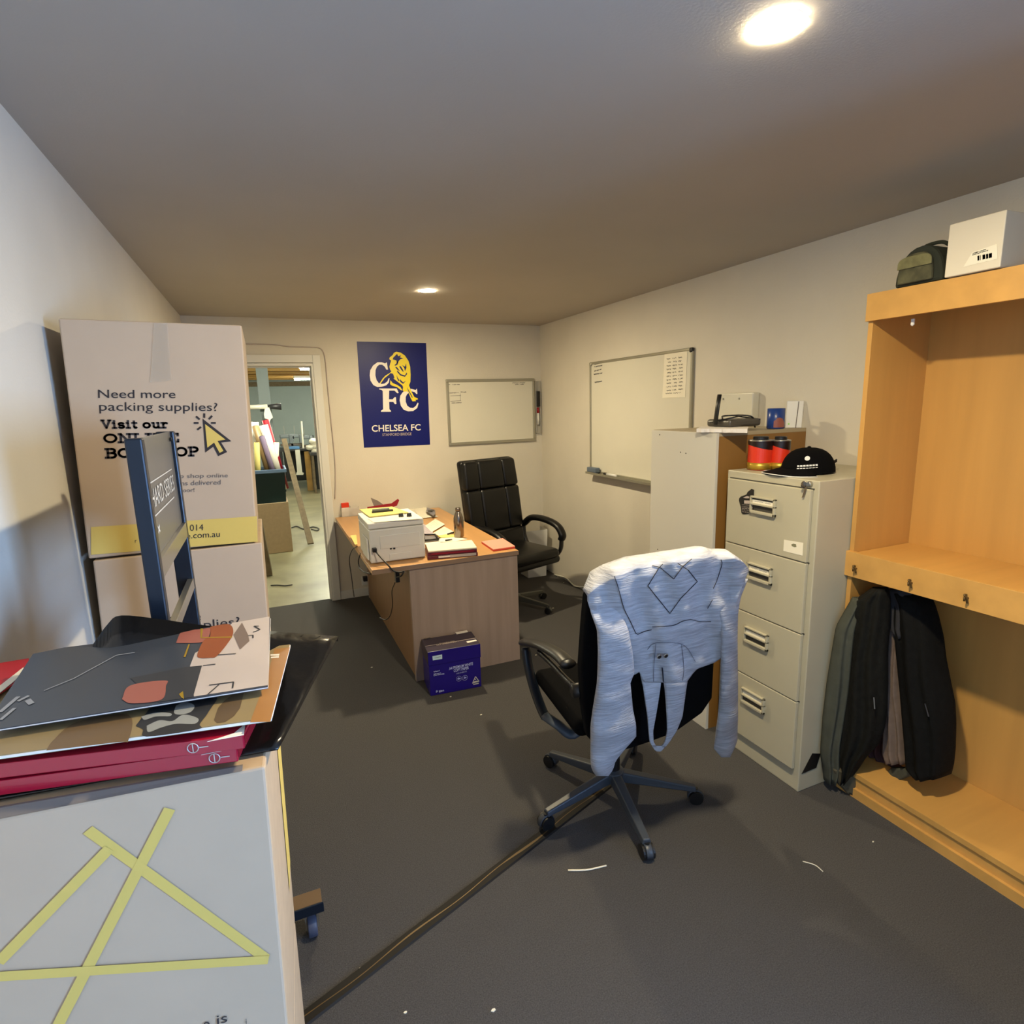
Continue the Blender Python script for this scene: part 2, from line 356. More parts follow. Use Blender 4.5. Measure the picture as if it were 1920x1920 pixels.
lion = [(470,272),(510,280),(545,305),(575,350),(590,400),(594,470),(592,530),(580,560),(590,585),(605,620),(625,660),(655,672),(655,682),(630,685),(642,695),(610,697),(595,670),(575,620),(562,612),(535,615),(525,600),(530,575),(522,560),(490,535),(465,515),(450,505),(440,472),(425,452),(400,475),(372,497),(337,545),(328,543),(355,500),(380,475),(415,455),(430,440),(420,430),(412,400),(420,370),(427,348),(410,335),(415,320),(440,300),(450,282)]
lionl = [(420,515),(440,540),(480,557),(507,575),(522,602),(512,602),(480,577),(433,562),(418,550)]
poly('lion_mark', M_py, [lion, lionl], pp, lambda x, y: pq(x, y, .0034))
dk = [[(445,322),(478,290),(487,310),(512,303),(502,320),(532,328),(507,336),(492,352),(482,378),(470,345),(440,338)],
      [(455,385),(470,376),(478,352),(488,362),(480,385),(460,392)], [(462,405),(478,425),(500,440),(497,430),(480,408),(470,400)],
      [(495,395),(512,425),(535,450),(528,425),(510,398)], [(520,385),(545,400),(555,370),(558,410),(545,440),(540,412)],
      [(480,430),(510,465),(545,475),(560,450),(565,462),(545,487),(505,475),(478,445)], [(430,452),(445,465),(455,495),(452,505),(438,475)],
      [(472,470),(478,500),(488,522),(500,520),(485,497)], [(500,505),(530,535),(555,520),(530,548),(505,530)], [(562,575),(600,640),(612,665),(605,665),(570,600)], [(600,555),(625,560),(622,566),(602,562)]]
poly('dark_mark', M_blue, dk, pp, lambda x, y: pq(x, y, .0038))
b = BM(); text_on(b, 'CHELSEA FC', pq(262, 957), pq(680, 945), pq(260, 902), .012); obj('printed_name', b, M_pw, pp)
b = BM(); text_on(b, 'STAMFORD BRIDGE', pq(352, 995), pq(602, 987), pq(352, 972)); obj('printed_subtitle', b, M_lgrey, pp)
# ------------------------------------------------------------------ whiteboards
def scribble(b, f, x0, y0, x1, y1, amp, n=14, wd=.003, nrm=(0, -1, 0)):
    """a line of hand-written marks nobody can read"""
    prev = None
    for i in range(n+1):
        t = i/n; p = np.array(f(x0+(x1-x0)*t, y0+(y1-y0)*t + (amp if i % 2 else -amp)*random.uniform(.3, 1)))
        if prev is not None and random.random() > .15: ribbon(b, prev, p, wd, nrm)
        prev = p
WL, WR, WB_, WT = 1.53, 2.399, 1.286, 1.873
t = thing('whiteboard', 'small framed whiteboard on the far wall beside the blue poster', 'whiteboard', ((WL+WR)/2, YB, WB_))
b = BM(); box(b, WL+.012, WR-.012, YB-.012, YB-.002, WB_+.012, WT-.012); obj('board', b, M_board, t)
b = BM()
for q in ((WL, WR, WT-.026, WT), (WL, WR, WB_, WB_+.026), (WL, WL+.024, WB_+.026, WT-.026), (WR-.024, WR, WB_+.026, WT-.026)): box(b, q[0], q[1], YB-.02, YB-.001, q[2], q[3])
obj('frame', b, M_alu, t, bevel=.004)
for L in ((920, 553, 1015, 553), (1465, 540, 1575, 537), (1490, 552, 1565, 550), (925, 626, 1005, 624), (1020, 618, 1070, 618), (945, 712, 1030, 708)): b = BM(); scribble(b, lambda x, y: pq(x, y, .0125), *L, 4, 16, .004); obj('marker_line', b, M_ink, t)
for L in ((935, 650, 1025, 648), (935, 697, 1025, 692), (1018, 630, 1020, 692)): b = BM(); ribbon(b, pq(L[0], L[1], .0125), pq(L[2], L[3], .0125), .003, (0, -1, 0)); obj('ruled_line', b, M_ink, t)
# pen holder at its right end, with eraser and markers
t = thing('pen_tray', 'clear pen holder fixed on the right edge of the small whiteboard', 'pen holder', pq(1680, 980))
b = BM(); x_ = 2.403; box(b, x_, x_+.05, YB-.006, YB-.001, 1.36, 1.85); box(b, x_, x_+.004, YB-.03, YB-.006, 1.36, 1.85); box(b, x_+.046, x_+.05, YB-.03, YB-.006, 1.36, 1.85); box(b, x_+.004, x_+.046, YB-.03, YB-.006, 1.36, 1.366); obj('holder', b, M_plastic, t)
b = BM(); rbox(b, x_+.006, x_+.044, YB-.034, YB-.008, 1.61, 1.755, .006); e = obj('board_eraser', b, M_black, None, smooth=True); tag(e, 'black board eraser standing in the clear holder beside the small whiteboard', 'eraser')
t2 = thing('marker_pen', 'white marker with a red cap in the clear holder under the eraser', 'marker', (x_+.025, YB-.02, 1.44))
b = BM(); tube(b, [(x_+.025, YB-.02, 1.44), (x_+.025, YB-.02, 1.55)], .011, 12); obj('barrel', b, M_white, t2, smooth=True)
b = BM(); tube(b, [(x_+.025, YB-.02, 1.55), (x_+.025, YB-.02, 1.60)], .0125, 12); obj('cap', b, M_crim, t2, smooth=True)
# large whiteboard on the right wall
BY0, BY1, BZ0, BZ1 = 2.884, 4.10, 1.068, 1.95
t = thing('whiteboard', 'large whiteboard on the right wall behind the white cabinet, with pinned sheet', 'whiteboard', (XR, (BY0+BY1)/2, BZ0))
b = BM(); box(b, XR-.012, XR-.002, BY0+.01, BY1-.01, BZ0+.01, BZ1-.01); obj('board', b, M_board, t)
b = BM()
for q in ((BY0+.02, BY1-.02, BZ1-.018, BZ1), (BY0+.02, BY1-.02, BZ0, BZ0+.018), (BY0, BY0+.018, BZ0+.02, BZ1-.02), (BY1-.018, BY1, BZ0+.02, BZ1-.02)): box(b, XR-.02, XR-.001, q[0], q[1], q[2], q[3])
obj('frame', b, M_alu, t, bevel=.004)
for y in (BY0, BY1-.03):
    for z in (BZ0, BZ1-.03):
        b = BM(); rbox(b, XR-.024, XR-.001, y, y+.03, z, z+.03, .008); obj('corner_cap', b, M_black if z > 1.5 and y < 3 else M_alu, t, smooth=True)
b = BM(); box(b, XR-.075, XR-.02, BY0+.1, BY1-.03, BZ0-.004, BZ0+.004); box(b, XR-.079, XR-.075, BY0+.1, BY1-.03, BZ0-.004, BZ0+.014); obj('pen_ledge', b, M_alu, t)
xr = lambda u, v, d=.013: onX(u, v, XR-d)
b = BM()
f5 = lambda x, y: xr(1000+x*.17708, 540+y*.17708)
for L in ((640, 810, 725, 790), (645, 835, 730, 820), (645, 880, 720, 860), (640, 915, 730, 900), (650, 1000, 735, 985)): b = BM(); scribble(b, f5, *L, 6, 12, .006, (-1, 0, 0)); obj('marker_line', b, M_ink, t)
s = thing('paper_sheet', 'printed sheet taped to the upper right of the large whiteboard', 'paper', xr(1265, 745))
b = BM(); prism(b, [xr(1246, 664), xr(1289, 658), xr(1285, 745), xr(1242, 746)], (-.001, 0, 0)); obj('page', b, M_paper, s)
b = BM(); f6 = lambda x, y: xr(x, y, .0148)
for r_ in range(10):
    y = 673+r_*6.6
    for c_ in range(3): scribble(b, f6, 1250+c_*11, y-c_*1.2, 1258+c_*11, y-c_*1.2-.8, 1.6, 6, .005, (-1, 0, 0))
scribble(b, f6, 1248, 738, 1276, 736, 1, 14, .004, (-1, 0, 0)); obj('print', b, M_inkf, s)
E2 = thing('board_eraser', 'blue grey board eraser on the ledge at the left end of the large whiteboard', 'eraser', (XR-.05, 4.0, BZ0+.004))
b = BM(); rbox(b, XR-.072, XR-.026, 3.93, 4.06, BZ0+.012, BZ0+.05, .005); obj('grip', b, mat('eraser_blue', '#5d6b7c', .5), E2, smooth=True)
b = BM(); box(b, XR-.07, XR-.028, 3.935, 4.055, BZ0+.0045, BZ0+.0125); obj('felt', b, M_blackm, E2)
t2 = thing('marker_pen', 'white marker with a black cap lying on the large whiteboard ledge', 'marker', (XR-.05, 3.8, BZ0+.015))
b = BM(); tube(b, [(XR-.05, 3.66, BZ0+.0155), (XR-.05, 3.79, BZ0+.0155)], .010, 12); obj('barrel', b, M_white, t2, smooth=True)
b = BM(); tube(b, [(XR-.05, 3.79, BZ0+.0155), (XR-.05, 3.83, BZ0+.0155)], .0112, 12); obj('cap', b, M_black, t2, smooth=True)
# cable along the far wall around the door frame
b = BM(); tube(b, smoothpath([yb(440, 643, .006), yb(466, 645, .006), yb(510, 646, .006), yb(545, 650, .006), yb(585, 651, .006), yb(603, 655, .006), yb(610, 675, .006), yb(614, 720, .006), yb(622, 800, .006), yb(628, 862, .006), yb(629, 905, .006), yb(628, 935, .006)], 5), .0045, 6)
tag(obj('wall_cable', b, M_lgrey, smooth=True), 'thin pale cable clipped around the doorway on the far wall', 'cable')
# loose cable at the foot of the right wall
b = BM(); tube(b, smoothpath([(XR-.03, 4.75, .012), (XR-.012, 4.55, .03), (XR-.03, 4.35, .012), (XR-.015, 4.15, .05), (XR-.05, 3.95, .01), (XR-.02, 3.7, .01), (XR-.03, 3.3, .01)], 6), .007, 6)
tag(obj('floor_cable', b, M_board, smooth=True), 'loose pale cable on the carpet along the foot of the right wall', 'cable')
# ------------------------------------------------------------------ wooden open shelving unit on the right
SX, SB = 2.094, 2.44            # front and back
SY1, SY0 = 1.518, -0.6         # left end (far) and right end
t = thing('shelving_unit', 'tall open beech wardrobe shelf against the right wall, jacket hanging inside', 'shelf', (SX, SY1, 0))
for y in (SY1-.02, SY0):
    b = BM(); box(b, SX+.012, SB, y, y+.018, 0, 1.985); obj('side_panel', b, M_beech, t, bevel=.001)
b = BM(); box(b, SB, SB+.016, SY0, SY1-.002, .02, 1.985); obj('back_panel', b, M_beech, t)
b = BM(); box(b, SX+.014, SB, SY0+.02, SY1-.022, 1.962, 1.984); obj('top_board', b, M_beechh, t)
b = BM(); box(b, SX-.004, SX+.012, SY0, SY1, 1.903, 2.0); obj('top_fascia', b, M_beechh, t, bevel=.001)
b = BM(); box(b, SX+.02, SB, SY0+.02, SY1-.022, 1.0, 1.022); obj('middle_shelf', b, M_beechh, t)
b = BM(); box(b, SX-.002, SX+.020, SY0, SY1+.006, .926, 1.0265); obj('middle_fascia', b, M_beechh, t, bevel=.001)
b = BM(); box(b, SX+.004, SB, SY0+.02, SY1-.022, .085, .107); obj('bottom_shelf', b, M_beechh, t, bevel=.001)
b = BM(); box(b, SX+.012, SX+.03, SY0+.02, SY1-.022, 0, .085); obj('plinth', b, M_beechh, t)
b = BM(); box(b, SX-.002, SX+.0115, SY0+.02, SY1-.022, 0, .04); obj('plinth_edge', b, M_beechh, t)
for (u, v) in ((1606, 1066), (1710, 1093), (1815, 1121)):
    P = onX(u, v, SX-.002); b = BM()
    tube(b, [P, P+(-.012, 0, .001), P+(-.020, 0, -.006), P+(-.022, 0, .006)], .003, 8)
    tube(b, smoothpath([P+(-.004, .004, .010), P+(-.018, .002, .012), P+(-.010, -.002, -.004), P+(-.006, -.003, -.016)], 4), .0035, 8)
    obj('coat_hook', b, M_brass, t, smooth=True)
b = BM(); lathe(b, [(.006, 0), (.006, -.02), (.002, -.024)], onX(1712, 598, SX+.05)+(0, 0, 0), 10); obj('shelf_pin', b, M_white, t)
# white box and camo case on top
XB = 2.088
q = [onX(1773.5, 519, XB), onX(1882, 493, XB), onX(1891, 393.5, XB), onX(1778, 424, XB)]
y1, y0 = q[0][1], q[1][1]; zt = 2.0
t = thing('white_box', 'white carton with a barcode sticker on top of the wooden shelving unit', 'box', (XB+.12, (y0+y1)/2, 2.002))
zz1 = (q[2][2]+q[3][2])/2; y0 = (q[1][1]+q[2][1])/2
b = BM(); box(b, XB-.012, XB+.20, y0, y1-.002, 2.002, zz1); obj('carton', b, mat('box_white', '#d9d0bd', .6), t, bevel=.003)
f8 = lambda x, y: onX(1660+x*.13542, 380+y*.13542, XB-.0132)
b = BM(); face(b, [f8(1080, 890), f8(1555, 775), f8(1545, 570), f8(1200, 690)]); s = obj('sticker', b, M_paper, t)
b = BM()
for x, wd in ((1275, 26), (1310, 10), (1345, 40), (1395, 30), (1432, 45)): face(b, [f8(x, 805-(x-1275)*.22), f8(x+wd, 803-(x+wd-1275)*.22), f8(x+wd, 735-(x+wd-1275)*.2), f8(x, 737-(x-1275)*.2)])
for L in ((1205, 725, 1420, 660), (1210, 705, 1400, 645)): scribble(b, f8, *L, 8, 22, .002, (-1, 0, 0))
obj('barcode', b, M_printg, s)
t = thing('camera_case', 'olive camouflage soft case beside the white carton on top of the shelving unit', 'bag', (2.2, 1.40, 2.002))
cy0, cy1 = onX(1768, 520, 2.10)[1], onX(1676, 541, 2.10)[1]
cyc, cyr = (cy0+cy1)/2, (cy1-cy0)/2
def archbox(b, yc, ry, x0, x1, z0, h, n=14, k=2.6):
    pts = []
    for i in range(n+1):
        a = math.pi*i/n; c, s_ = math.cos(a), math.sin(a)
        pts.append((x0, yc+ry*math.copysign(abs(c)**(2/k), c), z0+h*abs(s_)**(2/k)))
    prism(b, pts, (x1-x0, 0, 0))
b = BM(); archbox(b, cyc, cyr, 2.10, 2.34, 2.002, .125, k=2.2); obj('case_body', b, M_camod, t, bevel=.01)
b = BM(); archbox(b, cyc+.006, cyr*.72, 2.086, 2.102, 2.010, .095, k=3); p_ = obj('front_pocket', b, M_camo, t, bevel=.006)
b = BM(); archbox(b, cyc+.006, cyr*.70, 2.080, 2.087, 2.058, .038, k=4); obj('pocket_flap', b, mat('olive_flap', '#6d6a48', .9, var=.3, scale=30), p_, bevel=.002)
b = BM(); tube(b, smoothpath([(2.16, cyc+.05, 2.118), (2.16, cyc+.02, 2.135), (2.16, cyc-.03, 2.135), (2.16, cyc-.06, 2.116)], 5), .006, 8); obj('carry_handle', b, M_camod, t, smooth=True)
# jackets hanging in the lower bay
fj = lambda x, y: (1480+x*.2395, 1080+y*.2395)
def garment(name, label, cat, pts, X, th, m, bulge=.03, parent=None, sub=1):
    """closed outline (pixels on plane X) filled as a padded cloth body"""
    P = [onX(*fj(*p), X) for p in pts]
    b = BM(); prism(b, P, (th, 0, 0)); 
    top = [f for f in b.faces if len(f.verts) > 4]
    o = obj(name, b, m, parent, bevel=min(.012, th*.4), seg=3, smooth=False)
    if label: tag(o, label, cat)
    return o
def cloth(name, outline, X, th, m, parent, fold=.012, nf=5, seed=1, nx=26, nz=34):
    if not isinstance(X, tuple): X = ((X, 0, 0), (1.0, 0, 0))
    PP, PNn = np.array(X[0], float), np.array(X[1], float); PNn /= np.linalg.norm(PNn)
    """hanging cloth: for each height the outline's left and right edges, front face folded; px outline given as (v, left u, right u)"""
    rnd = random.Random(seed); ph = [rnd.uniform(0, 6.28) for _ in range(4)]
    b = BM(); G = []
    vs = [o_[0] for o_ in outline]
    for i in range(nz+1):
        v = vs[0]+(vs[-1]-vs[0])*i/nz
        l = np.interp(v, vs, [o_[1] for o_ in outline]); r = np.interp(v, vs, [o_[2] for o_ in outline]); row = []
        for k in range(nx+1):
            s_ = k/nx; P = onP(*fj(l+(r-l)*s_, v), PP, PNn)
            prof = math.sqrt(max(0, 1-(2*s_-1)**2))
            dx = -th*prof + fold*prof*math.sin(nf*2*math.pi*s_+ph[0]+.9*math.sin(i*.25+ph[1]))*(.4+.6*i/nz)
            row.append(b.verts.new([float(q_) for q_ in P+PNn*dx]))
        back = []
        for q in row:
            e_ = np.array(q.co); e_ = e_ + PNn*(.012-(e_-PP) @ PNn); back.append(b.verts.new([float(q_) for q_ in e_]))
        G.append((row, back))
    for i in range(nz):
        for k in range(nx):
            b.faces.new((G[i][0][k], G[i][0][k+1], G[i+1][0][k+1], G[i+1][0][k])); b.faces.new((G[i][1][k+1], G[i][1][k], G[i+1][1][k], G[i+1][1][k+1]))
        for k, kk in ((0, 1), (nx, -1)):
            b.faces.new((G[i][0][k], G[i+1][0][k], G[i+1][1][k], G[i][1][k]))
    for i in (0, nz):
        for k in range(nx): b.faces.new((G[i][0][k], G[i][0][k+1], G[i][1][k+1], G[i][1][k]))
    return obj(name, b, m, parent, smooth=True)
M_jacket = mat('jacket_black', '#0a0a09', .85, var=.3, scale=40, bump=.3, bscale=60, spec=.2)
M_jacket2 = mat('jacket_charcoal', '#151512', .9, var=.3, scale=40, bump=.3, bscale=60, spec=.2)
M_coat = mat('coat_green_grey', '#42443a', .9, var=.15, scale=30)
M_shirt = mat('shirt_taupe', '#6c5c52', .9, var=.15, scale=30)
M_maroon = mat('lining_maroon', '#3a1c1e', .85, var=.15, scale=30)
t = thing('hanging_jacket', 'black padded jacket hanging right of the taupe shirt in the lower shelf bay', 'jacket', (2.24, 1.32, .93))
cloth('jacket_body', [(110, 880, 1010), (200, 860, 1120), (330, 850, 1160), (480, 860, 1195), (650, 880, 1215), (850, 900, 1255), (1000, 910, 1285), (1150, 920, 1293), (1350, 935, 1288), (1480, 950, 1275), (1555, 1050, 1255)], 2.26, .09, M_jacket, t, .012, 3, 3)
b = BM(); tube(b, [onX(*fj(1062, 1000), 2.168), onX(*fj(1090, 1100), 2.168)], .0025, 6); obj('pocket_zip', b, M_dgrey, t)
b = BM(); tube(b, smoothpath([(2.24, 1.345, .923), (2.24, 1.34, .90), (2.245, 1.335, .885)], 3), .012, 6); obj('hanging_loop', b, M_jacket, t)
t = thing('hanging_jacket', 'charcoal jacket hanging left of the taupe shirt in the lower shelf bay', 'jacket', (2.2, 1.45, .93))
cloth('jacket_body', [(90, 650, 770), (180, 520, 790), (250, 500, 790), (450, 480, 780), (600, 455, 770), (850, 415, 770), (1050, 385, 765), (1200, 360, 745), (1320, 350, 700), (1420, 365, 600), (1520, 395, 540), (1580, 405, 480)], ((2.115, 1.43, 0), (.91, .41, 0)), .06, M_jacket2, t, .014, 3, 5)
b = BM(); tube(b, [onX(*fj(662, 950), 2.075), onX(*fj(668, 1040), 2.075)], .0025, 6); obj('pocket_zip', b, M_silver, t)
t = thing('hanging_coat', 'grey green coat hanging outermost beside the filing cabinet', 'coat', (2.11, 1.5, .93))
cloth('coat_body', [(170, 505, 560), (300, 430, 540), (400, 375, 520), (600, 340, 500), (850, 300, 470), (1100, 270, 430), (1300, 255, 400), (1420, 250, 400), (1500, 270, 400), (1600, 275, 360)], ((2.03, 1.492, 0), (.50, .87, 0)), .03, M_coat, t, .01, 2, 8)
cloth('coat_hem', [(1500, 330, 420), (1560, 345, 530), (1620, 370, 540), (1690, 440, 500)], ((2.04, 1.47, 0), (.6, .8, 0)), .02, mat('coat_lining', '#4c4636', .9), t, .004, 2, 9, 10, 10)
t = thing('hanging_shirt', 'taupe striped shirt hanging between the two dark jackets in the shelf bay', 'shirt', (2.2, 1.38, .93))
cloth('shirt_body', [(100, 770, 950), (330, 770, 960), (430, 765, 930), (600, 765, 905), (900, 770, 895), (1100, 760, 920), (1250, 745, 935), (1380, 740, 940), (1460, 770, 960)], 2.235, .035, M_shirt, t, .012, 3, 11)
cloth('collar', [(100, 775, 950), (250, 790, 950), (400, 800, 930), (480, 860, 925)], 2.205, .03, mat('collar_slate', '#2a292d', .9), t, .006, 2, 12, 12, 10)
t = thing('hanging_dress', 'maroon lined garment hanging low behind the charcoal jacket', 'clothes', (2.26, 1.42, .93))
cloth('cloth_body', [(130, 660, 800), (900, 640, 800), (1150, 620, 780), (1380, 590, 760), (1450, 590, 800), (1540, 590, 940), (1590, 600, 700)], 2.285, .03, M_maroon, t, .01, 4, 14)
cloth('pale_hem', [(1500, 800, 990), (1555, 740, 980), (1610, 800, 840)], 2.23, .015, M_coat, t, .004, 2, 15, 10, 8)
# ------------------------------------------------------------------ filing cabinet
FX, FY0, FY1, FH = 1.909, 1.52, 1.992, 1.32
t = thing('filing_cabinet', 'grey beige four drawer steel filing cabinet in front of the right wall', 'filing cabinet', (FX+.28, (FY0+FY1)/2, 0))
b = BM(); box(b, FX+.006, XR-.012, FY0, FY1, 0.0, FH); obj('body', b, M_cab, t, bevel=.004)
b = BM()
zs = [1.285, .992, .697, .402, .095]
for i in range(4):
    z1_, z0_ = zs[i], zs[i+1]+.004
    b = BM(); box(b, FX-.012, FX+.004, FY0+.022, FY1-.02, z0_, z1_); d = obj('drawer', b, M_cab, t, bevel=.003)
    yc = (FY0+FY1)/2+.005; zc = z1_-.095; hw, hh = .066, .037
    b = BM()
    for q in ((yc-hw, yc+hw, zc+hh-.008, zc+hh), (yc-hw, yc+hw, zc-hh, zc-hh+.012), (yc-hw, yc-hw+.010, zc-hh, zc+hh), (yc+hw-.006, yc+hw, zc-hh, zc+hh), (yc-hw, yc+hw, zc-.001, zc+.007)): box(b, FX-.026, FX-.012, q[0], q[1], q[2], q[3])
    h = obj('handle', b, M_cab, d, bevel=.002)
    b = BM(); box(b, FX-.0145, FX-.0125, yc-hw+.01, yc+hw-.006, zc-hh+.012, zc-.001); box(b, FX-.0145, FX-.0125, yc-hw+.01, yc+hw-.006, zc+.022, zc+hh-.008); obj('finger_recess', b, M_cabd, d)
    b = BM(); box(b, FX-.018, FX-.0125, yc-hw+.012, yc+hw-.008, zc+.007, zc+.022); obj('label_card', b, M_paper, d)
    if i < 2:
        b = BM(); scribble(b, lambda y, z: (FX-.0185, y, z), yc+.045, zc+.015, yc-.04, zc+.015, .003, 20, .0012, (-1, 0, 0)); obj('label_writing', b, M_ink, d)
for z in zs[:4]:
    pass
b = BM()
for z in (zs[0]+.002, zs[1]+.002, zs[2]+.002, zs[3]+.002): box(b, FX+.003, FX+.0065, FY0+.02, FY1-.018, z-.003, z+.002)
obj('shadow_gap', b, M_cabd, t)
# lock with key, stickers
ky, kz = onX(1514, 908, FX-.012)[1:]; ky, kz = float(ky), float(kz)
b = BM(); lathe(b, [(.011, 0), (.011, .012), (.008, .014)], (FX+.004, ky, kz), 16, axis=(-1, 0, 0)); lk = obj('lock', b, M_silver, t)
b = BM(); lathe(b, [(.014, -.0015), (.014, .0015)], (FX-.022, ky+.008, kz-.002), 16, axis=(0, 1, 0)); obox(b, (FX-.02, ky+.004, kz-.03), (.001, 0, 0), (0, .004, -.001), (0, .006, -.022)); obj('key', b, M_steel, lk)
fc = lambda x, y, d=.0125: onX(1340+x*.14583, 880+y*.14583, FX-d)
mg = [(478,252),(508,262),(505,300),(505,500),(498,530),(450,548),(440,568),(375,576),(350,560),(345,490),(330,440),(318,400),(320,375),(340,350),(415,322),(430,290)]
mm = thing('fridge_magnet', 'black souvenir magnet beside the top drawer handle of the filing cabinet', 'magnet', fc(430, 420))
b = BM(); prism(b, [fc(*p) for p in mg], (-.003, 0, 0)); obj('plate', b, M_black, mm)
b = BM()
for q in ([(365, 365), (415, 343), (448, 352), (440, 372), (400, 372)], [(378, 400), (455, 402), (455, 445), (380, 440)]): face(b, [fc(*p, .0158) for p in q])
for y in (455, 480, 500, 520, 545): scribble(b, lambda x, y_: fc(x, y_, .0158), 350, y, 490 if y < 530 else 440, y+8, 4, 22, .0015, (-1, 0, 0))
obj('printing', b, M_lgrey, mm)
st = thing('sticker', 'torn white sticker at the lower right of the top filing drawer', 'sticker', fc(1015, 1000))
b = BM(); prism(b, [fc(893, 905), fc(1140, 945), fc(1130, 1110), fc(884, 1050)], (-.0006, 0, 0)); obj('label_paper', b, M_paper, st)
b = BM(); face(b, [fc(*p, .0135) for p in ((985, 965), (1010, 955), (1045, 962), (1052, 1000), (1025, 1002), (990, 985))]); obj('torn_patch', b, mat('torn_patch', '#7d7a5e', .8), st)
b = BM(); P = [(1519+a*.4375-0, 0) for a in ()]
fs = lambda x, y: onY(1480+x*.2395, 1080+y*.2395, FY0-.001)
b = BM(); prism(b, [fs(95, 1550), (fs(210, 1500)), fs(243, 1390), fs(180, 1388)], (0, -.001, 0)); bp_ = obj('warning_sticker', b, M_black); tag(bp_, 'black sticker low on the side of the filing cabinet near the floor', 'sticker')
# tins and cap on the filing cabinet
def tin(x, y, r, h, label):
    t = thing('tin', label, 'tin', (x, y, FH), 0, 'red tins on the filing cabinet')
    b = BM(); lathe(b, [(r-.002, .001), (r, .003), (r, h*.78), (r, h)], (x, y, FH), 36); obj('can', b, M_orange, t)
    # slanted dark band round the top
    b = BM(); n = 36
    lo_ = [(x+(r+.0008)*math.cos(a), y+(r+.0008)*math.sin(a), FH+h*(.80-.10*math.cos(a-math.radians(-60)))) for a in (2*math.pi*k/n for k in range(n))]
    hi_ = [(x+(r+.0008)*math.cos(a), y+(r+.0008)*math.sin(a), FH+h) for a in (2*math.pi*k/n for k in range(n))]
    va = [b.verts.new(p) for p in lo_]; vb = [b.verts.new(p) for p in hi_]
    for k in range(n): b.faces.new((va[k], va[(k+1) % n], vb[(k+1) % n], vb[k]))
    obj('dark_band', b, mat('tin_dark', '#1c0f0c', .35), t, smooth=True)
    b = BM(); lathe(b, [(r+.001, h), (r+.002, h+.004), (r-.004, h+.006)], (x, y, FH), 36); obj('rim', b, M_silver, t, smooth=True)
    b = BM(); lathe(b, [(r*.62, h+.0065), (r*.62, h+.018), (r*.55, h+.020)], (x, y, FH), 30); obj('lid', b, M_black, t)
    b = BM(); lathe(b, [(r+.0012, .004), (r+.0012, .034)], (x, y, FH), 36); obj('gold_band', b, M_gold, t, smooth=True)
P = onZ(1421, 882, FH); tin(float(P[0])+.03, float(P[1])+.02, .052, .128, 'left of two red tins with dark slanted tops on the filing cabinet')
P = onZ(1456, 884, FH); tin(float(P[0])+.06, float(P[1])+.04, .040, .127, 'right red tin with gold base band, behind the black cap peak')
CP = onZ(1520, 889, FH); cx, cy = float(CP[0])+.03, float(CP[1])+.04
t = thing('cap', 'black baseball cap with white logo lying on the filing cabinet', 'cap', (cx, cy, FH))
fwd = np.array([-.97, .12, 0]); fwd /= np.linalg.norm(fwd); rgt = np.array([fwd[1], -fwd[0], 0])
b = BM(); rings = []
for i in range(9):
    a = i/8*math.pi/2; R_, H_ = math.cos(a)**.75, math.sin(a)
    rings.append([b.verts.new([float(q) for q in np.array([cx, cy, FH+.006+.100*H_]) + fwd*.104*R_*math.cos(k*2*math.pi/28)*(1.08) + rgt*.094*R_*math.sin(k*2*math.pi/28)]) for k in range(28)] if i < 8 else [b.verts.new((cx, cy, FH+.107))])
for i in range(7):
    for k in range(28): b.faces.new((rings[i][k], rings[i][(k+1) % 28], rings[i+1][(k+1) % 28], rings[i+1][k]))
for k in range(28): b.faces.new((rings[7][k], rings[7][(k+1) % 28], rings[8][0]))
crown = obj('crown', b, M_blackm, t, smooth=True)
b = BM(); lathe(b, [(.008, 0), (.007, .005), (.002, .007)], (cx, cy, FH+.105), 12); obj('top_button', b, M_blackm, crown)
b = BM(); G = []
for i in range(7):
    row = []
    for k in range(13):
        a = math.radians(-62+124*k/12); rr = .092+.09*(i/6)*math.cos(a*.9)**.6
        p = np.array([cx, cy, 0]) + fwd*(rr*math.cos(a)*1.05) + rgt*rr*.98*math.sin(a)
        z = FH+.026-.020*(i/6)-.016*math.sin(a)**2*(i/6)
        row.append(b.verts.new((float(p[0]), float(p[1]), float(max(z, FH+.002)))))
    G.append(row)
for i in range(6):
    for k in range(12): b.faces.new((G[i][k], G[i][k+1], G[i+1][k+1], G[i+1][k]))
edge = [tuple(v.co) for v in G[6]]
pk = obj('peak', b, M_blackm, t, smooth=True); sd = pk.modifiers.new('solid', 'SOLIDIFY'); sd.thickness = .004
b = BM(); tube(b, edge, .0022, 6); obj('peak_piping', b, M_white, pk, smooth=True)
b = BM(); p0 = np.array([cx, cy, FH+.02])-fwd*.112; obox(b, p0-fwd*.016+(0, 0, .014), fwd*.02+np.array([0, 0, -.010]), rgt*.003, (0, 0, .006)); obj('strap', b, M_black, t)
# emblem on the crown's camera side
def capP(al, h, off=.0012):
    a = math.asin(min(.98, h/.100)); R_ = math.cos(a)**.75
    return np.array([cx, cy, FH+.006+h]) + fwd*(.104*R_*1.08+off)*math.cos(al) + rgt*(.094*R_+off)*math.sin(al) + np.array([0, 0, off*.5])
b = BM(); n = 16
face(b, [capP(-.85+.11*math.cos(2*math.pi*k/n), .062+.009*math.sin(2*math.pi*k/n), .002) for k in range(n)])
for r_ in range(2):
    for k in range(7): a0 = -1.25+.11*k; ribbon(b, capP(a0, .036-.010*r_-.0008*k, .002), capP(a0+.085, .0352-.010*r_-.0008*k, .002), .0065 if r_ == 0 else .003, (-.5, -.8, .2))
obj('logo', b, M_white, crown)
